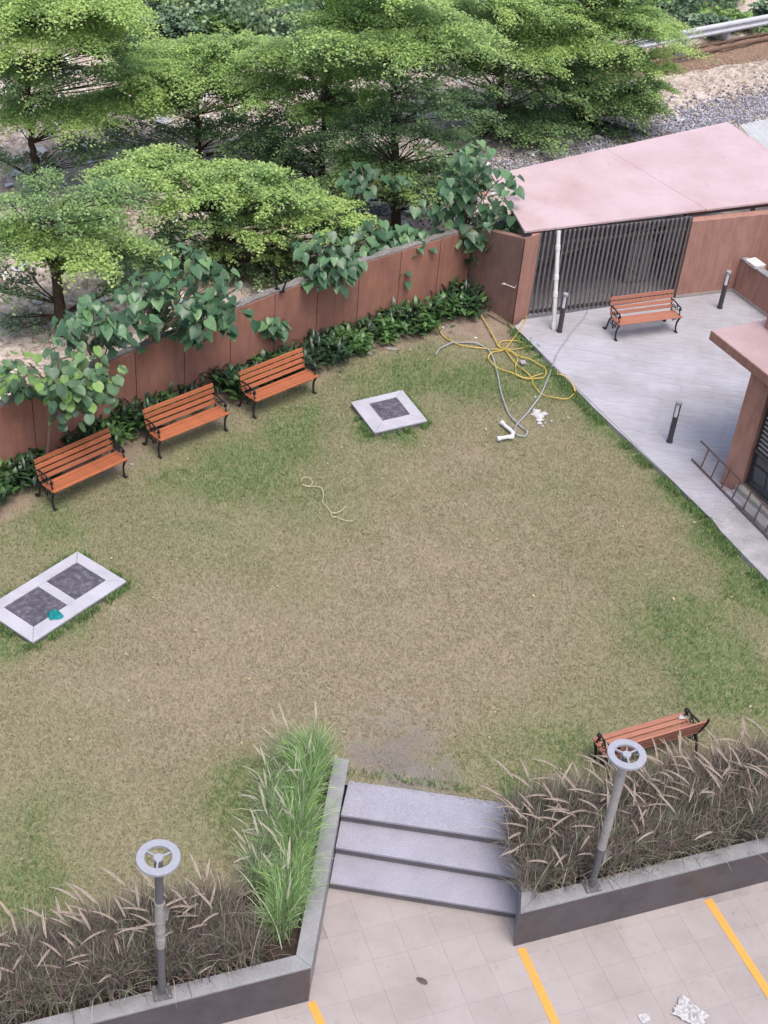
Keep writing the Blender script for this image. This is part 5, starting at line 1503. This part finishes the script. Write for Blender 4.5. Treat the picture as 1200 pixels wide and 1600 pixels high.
# ------------------------------------------------------------------ waste ground beyond the wall
def straw():
    N = 90000; r = RNG
    X = r.uniform(-16, 14, N); Y = r.uniform(17, 46, N)
    side = np.array([(p[1] - p[0]) for p in [(0, 1)]])
    wl = np.interp(X, [p[0] for p in WALL], [p[1] for p in WALL], left=14, right=25.2)
    k = (Y > wl + .3 + np.where(X > 1.3, (X - 1.3) * .9 + .2, 0)) & (fbm(X, Y, .35) > .36) & (np.abs(X) < .32 * Y + 2)
    X, Y = X[k], Y[k]; n = len(X)
    th = r.uniform(0, 6.28, n); L = r.uniform(.08, .28, n); W = r.uniform(.006, .014, n); z0 = r.uniform(-.02, .03, n); el = r.uniform(-.1, .5, n)
    b = np.stack([X, Y, z0], 1); d = np.stack([np.cos(th) * np.cos(el), np.sin(th) * np.cos(el), np.sin(el)], 1); s = np.stack([-np.sin(th), np.cos(th), 0 * th], 1) * W[:, None]
    e = b + d * L[:, None]; V = np.stack([b - s, b + s, e + s * .5, e - s * .5], 1).reshape(-1, 3); F = np.arange(n)[:, None] * 4 + np.array([0, 1, 2, 3])
    c = (np.array([.44, .36, .285]) * r.uniform(.6, 1.25, (n, 1))); 
    o = raw_mesh('dry_straw', V, F, MT['grass'], np.repeat(c, 4, 0)); tag(o, 'pale dry straw strewn over the waste ground', 'dry grass', kind='stuff')
straw()
def gravel():
    r = RNG; N = 12000
    a, b = np.array([-2.5, 27.6]), np.array([13.5, 41.0]); d = (b - a) / np.linalg.norm(b - a); nn = np.array([-d[1], d[0]])
    s = r.uniform(0, np.linalg.norm(b - a), N); q = r.normal(0, .6, N)
    XY = a + d * s[:, None] + nn * q[:, None]
    R = r.uniform(.02, .055, N)
    base = np.array([(1, 0, 0), (-1, 0, 0), (0, 1, 0), (0, -1, 0), (0, 0, 1), (0, 0, -.6)], float)
    V = (base[None] * R[:, None, None] * r.uniform(.6, 1.3, (N, 6, 1))); V[:, :, 0] += XY[:, 0:1]; V[:, :, 1] += XY[:, 1:2]; V[:, :, 2] += .0
    f = np.array([(0, 2, 4), (2, 1, 4), (1, 3, 4), (3, 0, 4), (2, 0, 5), (1, 2, 5), (3, 1, 5), (0, 3, 5)])
    F = (np.arange(N)[:, None, None] * 6 + f[None]).reshape(-1, 3)
    c = np.array([.30, .30, .36]) * r.uniform(.45, 1.5, (N, 1)); 
    o = raw_mesh('gravel', V.reshape(-1, 3), F, MT['gravel'], np.repeat(c, 6, 0)); tag(o, 'strip of grey gravel behind the shelter roof', 'gravel', kind='stuff')
gravel()
# earth mound under the rusty rails
def mound():
    A, B = at(1040, 96, 0), at(1230, 66, 0); d = (B - A).normalized(); n = Vector((-d.y, d.x, 0)); K = 40; V = []; F = []
    for k in range(K + 1):
        c = A - d * 4 + d * 13 * k / K
        for j, (w_, h) in enumerate(((-1.0, -.03), (-.55, .06), (-.1, .20), (.4, .17), (1.0, -.03))):
            p = c + n * w_ * random.uniform(.85, 1.15); V.append((p.x, p.y, h + (random.uniform(-.05, .06) if 0 < j < 4 else 0)))
    for k in range(K):
        for j in range(4): a = k * 5 + j; F.append((a, a + 5, a + 6, a + 1))
    mb = MB(); mb.add(V, F); o = mb.build('earth_bank', MT['mound']); o['kind'] = 'structure'
mound()
def barrier():
    A, B = at(1046, 60, .55), at(1200, 31, .55); d = (B - A).normalized(); n = Vector((d.y, -d.x, 0))
    t = thing('crash_barrier', (A.x, A.y, 0), 'long galvanised crash barrier at the top right beyond the trees', 'barrier'); o = t.location
    A0 = A - d * 1.5; L = 12
    prof = [(0, -.17), (.05, -.13), (.06, -.08), (.01, -.03), (.01, .03), (.06, .08), (.05, .13), (0, .17), (-.02, .175), (-.02, -.175)]
    for s in range(3):
        p, q = A0 + d * (s * 4 + .005), A0 + d * (s * 4 + 4 - .005); mb = MB(); vs = []
        for c in (p, q):
            for a, z in prof: vs.append((c.x + n.x * a, c.y + n.y * a, c.z + z))
        m = len(prof); mb.add(vs, [(i, (i + 1) % m, m + (i + 1) % m, m + i) for i in range(m)] + [tuple(range(m)), tuple(range(m, 2 * m))[::-1]]); mb.build('beam', MT['zinc'], t, o)
    for s in range(7):
        p = A0 + d * (.4 + s * 1.9) - n * .09; mb = MB(); mb.box((p.x, p.y, .28), (.1, .1, .8), .6); mb.build('post', MT['zinc'], t, o)
barrier()
def old_rails():
    A, B = at(1074, 88, .25), at(1200, 62, .25); d = (B - A).normalized(); n = Vector((-d.y, d.x, 0))
    t = thing('rusty_rail_fence', (A.x, A.y, 0), 'low rusty rails on a stub post below the crash barrier', 'fence'); o = t.location
    for off, z in ((0, .25), (.45, .22)):
        mb = MB(); p, q = A + n * off - d * 2.2, A + n * off + d * 8
        mb.tube([(p.x, p.y, z), ((p.x + q.x) / 2, (p.y + q.y) / 2, z + .03), (q.x, q.y, z)], .04, 6); mb.build('rail', MT['rust'], t, o)
    for s in (-.1,):
        p = A + d * s + n * .2; mb = MB(); mb.box((p.x, p.y, .18), (.16, .3, .5), math.atan2(d.y, d.x), .02); mb.build('stub_post', MT['concrete'], t, o)
old_rails()
# corrugated sheet behind the roof
def corrugated():
    z = 1.75
    P = [at(1156, 196, z), at(1240, 178, z), at(1300, 240, z), at(1205, 250, z)]
    t = thing('corrugated_roof', (P[0].x, P[0].y, z), 'white corrugated sheet roof behind the right end of the pink roof', 'roof')
    mb = MB(); N = 40; vs = []; fs = []
    a, b = P[0], P[1] + (P[1] - P[0]) * 1.2; e = (P[3] - P[0]) * 1.4
    for k in range(N + 1):
        p = a.lerp(b, k / N); h = .03 * (k % 2)
        for q, zz in ((p, h), (p + e, h), (p + e, h - .012), (p, h - .012)): vs.append((q.x, q.y, z + zz))
    for k in range(N):
        o_ = k * 4
        for i in range(4): fs.append((o_ + i, o_ + 4 + i, o_ + 4 + (i + 1) % 4, o_ + (i + 1) % 4))
    mb.add(vs, fs); mb.build('sheet', MT['corrugated'], t, t.location)
    for q in (P[0] + e * .5 + (b - a) * .06, P[0] + e * .1 + (b - a) * .6):
        mb = MB(); mb.box((q.x, q.y, .86), (.08, .08, 1.76)); mb.build('post', MT['rust'], t, t.location)
corrugated()

# ------------------------------------------------------------------ litter beyond the wall
def scrap_mesh(seed, flat=.25):
    r = random.Random(seed); N = 7; vs = [(0, 0, flat * .6)]
    for k in range(N):
        an = 2 * math.pi * k / N; q = r.uniform(.5, 1); vs.append((q * math.cos(an), q * math.sin(an) * .7, r.uniform(0, flat)))
    mb = MB(); mb.add(vs, [(0, 1 + k, 1 + (k + 1) % N) for k in range(N)]); return mb
def litter():
    r = random.Random(4)
    ms = []
    for k, c in enumerate(['white_paper', 'white_paper', 'corrugated', 'white_pvc']):
        o = scrap_mesh(k, .35).build('scrap', MT[c]); ms.append(o.data); bpy.data.objects.remove(o)
    spots = [(255, 190, .5), (262, 175, .3), (20, 250, .45), (60, 240, .5), (110, 235, .4), (35, 270, .5), (90, 265, .4), (250, 170, .35), (235, 160, .3), (150, 250, .3), (165, 310, .3), (180, 320, .25),
             (450, 225, .25), (445, 215, .15), (475, 190, .2), (500, 205, .25), (395, 180, .2), (520, 200, .15), (590, 320, .35), (640, 330, .4), (660, 320, .3), (690, 330, .35), (605, 300, .25), (870, 260, .25), (830, 240, .3), (820, 265, .2), (700, 80, .25), (735, 95, .2), (725, 78, .2), (865, 110, .2), (1062, 188, .28), (1115, 88, .22), (1160, 80, .3), (1195, 45, .2), (1020, 190, .2), (700, 310, .3), (430, 470, .15), (30, 420, .3), (60, 470, .35), (150, 400, .3), (10, 390, .3), (160, 470, .2)]
    for x, y, s in spots:
        p = at(x, y, 0.0); o = bpy.data.objects.new('litter_scrap', r.choice(ms)); C.objects.link(o); o.location = p; o.rotation_euler = (0, 0, r.uniform(0, 6)); o.scale = (s * .8, s * .8, s * .7)
        tag(o, 'scrap of white litter on the waste ground beyond the wall', 'litter', 'scraps of litter beyond the wall')
    N = 1500; R = RNG
    X = R.uniform(-14, 6, N); Y = R.uniform(22, 44, N)
    wl = np.interp(X, [p[0] for p in WALL], [p[1] for p in WALL], left=14, right=25.2)
    k = (Y > wl + 1.0 + np.where(X > 1, (X - 1) * 1.0 + 1, 0)) & (fbm(X, Y, .4) > .42); X, Y = X[k], Y[k]; n = len(X)
    p = np.stack([X, Y, np.full(n, .03)], 1); a = R.normal(0, 1, (n, 3)) * [1, 1, .35]; a /= np.linalg.norm(a, axis=1)[:, None]; b = np.cross(a, [0, 0, 1.] + R.normal(0, .3, (n, 3))); b /= np.linalg.norm(b, axis=1)[:, None]
    L = R.uniform(.05, .2, (n, 1)); V = np.stack([p - a * L, p + b * L * .6 + [0, 0, .04], p + a * L, p - b * L * .6], 1).reshape(-1, 3); F = np.arange(n)[:, None] * 4 + np.array([0, 1, 2, 3])
    pal = np.array([(.75, .75, .77), (.7, .68, .66), (.62, .62, .66), (.72, .6, .55), (.3, .42, .6), (.55, .25, .18)])[R.choice(6, n, p=[.4, .25, .18, .08, .05, .04])]
    o = raw_mesh('litter', V, F, MT['litter'], np.repeat(pal, 4, 0)); tag(o, 'small mixed litter strewn under the trees beyond the wall', 'litter', kind='stuff')
litter()

# ------------------------------------------------------------------ hoses, pipes and small things on the lawn
def spline(pts, n=8):
    out = []; P = [pts[0]] + list(pts) + [pts[-1]]
    for i in range(1, len(P) - 2):
        for k in range(n):
            t = k / n; a, b, c, d = P[i - 1], P[i], P[i + 1], P[i + 2]
            out.append(tuple(.5 * ((2 * b[j]) + (-a[j] + c[j]) * t + (2 * a[j] - 5 * b[j] + 4 * c[j] - d[j]) * t * t + (-a[j] + 3 * b[j] - 3 * c[j] + d[j]) * t ** 3) for j in range(2)))
    out.append(tuple(pts[-1])); return out
def zq(q): return (660 + q[0] / 4.615, 470 + q[1] / 4.615)
def patio_or_lawn(p):
    return PATIO_Z if in_poly(np.array([p.x]), np.array([p.y]), [tuple(PE[0]), tuple(PE[1]), tuple(PE[2]), (7, 18.2), (9, 27), (2.4, 24.2)])[0] else 0.0
def hose(name, px, rad, mat, label, lift=.03):
    pts = []
    for i, q in enumerate(spline([zq(p) for p in px], 9)):
        p = at(*q, 0); z = patio_or_lawn(p)
        if z: p = at(*q, z)
        pts.append(Vector((p.x, p.y, z + rad + lift * (1 + .6 * math.sin(i * .35)) * (0.4 if z else 1))))
    # smooth the step up on to the terrace
    zs = [p.z for p in pts]
    for _ in range(4): zs = [zs[0]] + [(zs[i - 1] + zs[i] + zs[i + 1]) / 3 for i in range(1, len(zs) - 1)] + [zs[-1]]
    for p, z in zip(pts, zs): p.z = z
    mb = MB(); mb.tube(pts, rad, 7); o = mb.build(name, mat, None, pts[0], True)
    return tag(o, label, 'hose')
hose('garden_hose', [(125, 175), (125, 225), (165, 275), (235, 312), (340, 340), (450, 352), (560, 358), (660, 358), (740, 340), (770, 325), (720, 308), (640, 294), (575, 300), (550, 325), (580, 360), (650, 385), (685, 425), (670, 480), (680, 535), (720, 560), (790, 557), (870, 530)],
     .0125, MT['yellow_hose'], 'thin yellow hose coiled on the lawn, its end by the shrub bed', .012)
hose('garden_hose', [(755, 118), (720, 185), (660, 280), (600, 355), (530, 378), (480, 405), (480, 440), (520, 480), (600, 520), (690, 555), (780, 577), (850, 572), (888, 540), (870, 490), (800, 450), (720, 420), (640, 380), (560, 350), (520, 290), (470, 200), (430, 130), (392, 95)],
     .0135, MT['yellow_hose'], 'yellow hose running from the shelter pillar into the tangled coil', .03)
hose('garden_hose', [(600, 372), (660, 450), (730, 510), (785, 570), (800, 620), (850, 675), (930, 705), (1010, 718), (1070, 702), (1098, 660), (1080, 610), (1030, 555), (965, 525)],
     .0125, MT['yellow_hose'], 'yellow hose curving in a wide loop near the terrace edge', .02)
hose('garden_hose', [(95, 400), (130, 350), (190, 322), (250, 310), (330, 310), (410, 325), (470, 360), (510, 430), (535, 520), (555, 620), (580, 720), (610, 800), (650, 865), (700, 910), (745, 945), (750, 975), (715, 988), (675, 975), (665, 940), (690, 890), (760, 815), (820, 735), (870, 650), (910, 550), (945, 460), (970, 390), (1020, 310), (1100, 200), (1170, 120), (1190, 75)],
     .0145, MT['grey_hose'], 'grey hose looping across the lawn and up on to the terrace', .02)
# white plastic pipe bend at the end of the grey hose
def pvc_bend():
    pts = [zq(q) for q in [(575, 880), (600, 905), (632, 930), (655, 955), (645, 980), (600, 985), (545, 995)]]
    W3 = [at(*q, .06) for q in pts]; t = thing('plastic_pipe_bend', (W3[3].x, W3[3].y, 0), 'white plastic pipe bend lying at the bottom of the grey hose', 'pipe'); o = t.location
    mb = MB(); mb.tube([p - Vector((0, 0, .0)) for p in W3], [.034, .034, .036, .04, .04, .036, .036], 10); mb.build('bend', MT['white_pvc'], t, o, True)
    for a, b in ((0, 1), (6, 5)):
        p, q = W3[a], W3[b]; d = (p - q).normalized(); mb = MB(); mb.tube([p - d * .05, p - d * .045, p + d * .015, p + d * .02], [.036, .045, .045, .036], 10); mb.build('collar', MT['white_pvc'], t, o)
    mb = MB(); p = W3[4]; mb.tube([p + Vector((.03, 0, 0)), W3[5].lerp(W3[4], .5)], [.046, .046], 10); mb.build('collar', MT['white_pvc'], t, o)
pvc_bend()
def lump(name, q, s, mat, label, cat, seed=1, z=0.0, flat=.5):
    r = random.Random(seed); mb = MB(); N = 9; vs = []; fs = []
    for j, (rr, zz) in enumerate(((1, 0), (.95, .5), (.55, .95))):
        for k in range(N):
            an = 2 * math.pi * k / N; a = rr * r.uniform(.7, 1.1); vs.append((a * s[0] * math.cos(an), a * s[1] * math.sin(an), zz * s[2] * r.uniform(.75, 1.1)))
    vs.append((0, 0, s[2]))
    for j in range(2):
        for k in range(N): fs.append((j * N + k, j * N + (k + 1) % N, (j + 1) * N + (k + 1) % N, (j + 1) * N + k))
    fs += [(2 * N + k, 2 * N + (k + 1) % N, 3 * N) for k in range(N)]
    mb.add(vs, fs); o = mb.build(name, MT[mat]); o.location = at(*q, z); return tag(o, label, cat)
def spill():
    r = random.Random(8); mb = MB()
    spots = [(820, 800, .1), (835, 830, .13), (805, 822, .07), (850, 860, .08), (845, 885, .05), (880, 815, .07), (870, 840, .03), (815, 697, .03), (885, 885, .025), (930, 870, .03), (865, 905, .03)]
    c0 = at(*zq((840, 830)))
    for x, y, s in spots:
        c = at(*zq((x, y))); N = 9; vs = [(c.x, c.y, .045)]
        for k in range(N):
            an = 2 * math.pi * k / N; q = s * r.uniform(.6, 1.15); vs.append((c.x + q * math.cos(an), c.y + q * math.sin(an), .012))
        mb.add(vs, [(0, 1 + k, 1 + (k + 1) % N) for k in range(N)])
    o = mb.build('white_spill', MT['white_paper'], None, c0); tag(o, 'patch of spilt white powder on the lawn right of the hose', 'spill')
spill()
def small_box(name, q, size, rz, mat, label, cat, z=0.0):
    p = at(*q, z); mb = MB(); mb.box((0, 0, size[2] / 2), size, 0, min(size) * .15); o = mb.build(name, MT[mat]); o.location = p; o.rotation_euler = (0, 0, rz); return tag(o, label, cat)
small_box('tile_offcut', (817, 567), (.11, .12, .03), .3, 'concrete', 'small pale square tile offcut lying among the yellow hoses', 'tile', .035)
lump('pebble', (692, 512), (.03, .03, .035), 'white_paper', 'small round white stone at the end of the yellow hose', 'stone', 3)
small_box('concrete_block', (619, 525), (.14, .09, .07), .4, 'stone_grey', 'small grey block at the edge of the shrub bed', 'block')
lump('stone', (607, 522), (.03, .025, .03), 'stone_grey', 'small pale stone left of the grey block', 'stone', 5)
lump('stone', (597, 537), (.06, .035, .025), 'white_paper', 'pale flat stone between the block and the white rag', 'stone', 6)
lump('rag', (576, 552), (.08, .05, .035), 'white_paper', 'crumpled white rag on the bare soil by the shrubs', 'rag', 7)
lump('flat_stone', (612, 545), (.16, .07, .015), 'stone_grey', 'flat brown stone on the bare soil right of the rag', 'stone', 8)
lump('stone', (540, 563), (.03, .025, .02), 'stone_grey', 'tiny brown stone left of the white rag', 'stone', 9)
lump('stone', (743, 528), (.045, .025, .02), 'white_paper', 'pale chip on the bare corner soil', 'stone', 10)
lump('stone', (770, 525), (.03, .025, .02), 'stone_grey', 'grey pebble between the hose and the shelter wall', 'stone', 11)
lump('dry_leaf', (205, 726), (.05, .035, .02), 'stone_grey', 'pale dry leaf right of the nearest row bench', 'leaf', 12)
def stick(pts, rad, mat, label, name='stick', cat='stick'):
    P = [at(*zq(q), .02) for q in pts]; mb = MB(); mb.tube(P, rad, 6); tag(mb.build(name, MT[mat], None, P[0]), label, cat)
stick([(468, 88), (530, 125), (600, 165)], .014, 'bark_pale', 'bare stick lying along the shelter side wall')
stick([(610, 165), (640, 195), (660, 215)], .012, 'bark', 'short dark stick by the terrace corner')
def string():
    q = [(114, 125), (118, 105), (150, 95), (175, 110), (178, 135), (150, 148), (120, 135), (150, 150), (200, 148), (235, 162), (245, 200), (242, 245), (265, 265), (290, 300), (340, 298), (362, 280), (375, 265)]
    pts = [at(440 + x / 3.75, 720 + y / 3.75, .045) for x, y in q]
    S2 = [at(440 + x / 3.75, 720 + y / 3.75, .045) for x, y in [(290, 300), (295, 325), (330, 330), (375, 350), (420, 352)]]
    mb = MB()
    for P in (pts, S2):
        sp = spline([(p.x, p.y) for p in P], 5); mb.tube([(a, b, .045) for a, b in sp], .0055, 5)
    tag(mb.build('string', MT['string'], None, pts[0]), 'thin pale string curled on the middle of the lawn', 'string')
string()
# small bright weeds
def weed(q, label, seed):
    me = shrub_mesh('leaves', seed, 16, .09, .016, LTG); p = at(*q); t = thing('weed', p, label, 'weed', None)
    f = piece('leaves', me, t, (0, 0, -.05)); f.scale = (.9, .9, .7)
weed((823, 548), 'small green weed at the terrace edge beside the hoses', 901)
weed((637, 604), 'pale green weed behind the small granite slab', 902)
# fallen leaf, papers on the pavement
p = at(660, 1533, PAVE_Z + .012); mb = MB()
N = 10; mb.add([(0, 0, .012)] + [(.075 * math.cos(6.283 * k / N) * random.uniform(.7, 1.1), .045 * math.sin(6.283 * k / N) * random.uniform(.7, 1.1), .004) for k in range(N)], [(0, 1 + k, 1 + (k + 1) % N) for k in range(N)])
o = mb.build('fallen_leaf', MT['leaf_dry']); o.location = p; o.rotation_euler = (0, 0, -.5); tag(o, 'dark dry leaf lying on the pavement before the steps', 'leaf')
def crumple(q, sx, sy, h, rz, label, name, seed):
    r = random.Random(seed); n = 14; vs = []; fs = []
    for i in range(n):
        for j in range(n):
            x, y = i / (n - 1) - .5, j / (n - 1) - .5; edge = max(abs(x), abs(y)) * 2
            vs.append((x * sx * (1 + r.uniform(-.1, .1)), y * sy * (1 + r.uniform(-.1, .1)) * (1 - .35 * x), .004 + h * r.random() * (1.1 - .7 * edge)))
    for i in range(n - 1):
        for j in range(n - 1): a = i * n + j; fs.append((a, a + n, a + n + 1, a + 1))
    mb = MB(); mb.add(vs, fs); o = mb.build(name, MT['white_paper']); o.location = at(*q, PAVE_Z + .008); o.rotation_euler = (0, 0, rz); tag(o, label, 'paper')
crumple((1078, 1584), .36, .26, .085, -.55, 'crumpled white plastic sheet on the pavement by the photo bottom', 'plastic_sheet', 3)
crumple((1007, 1591), .12, .10, .02, .4, 'small folded white paper on the pavement left of the crumpled sheet', 'folded_paper', 4)
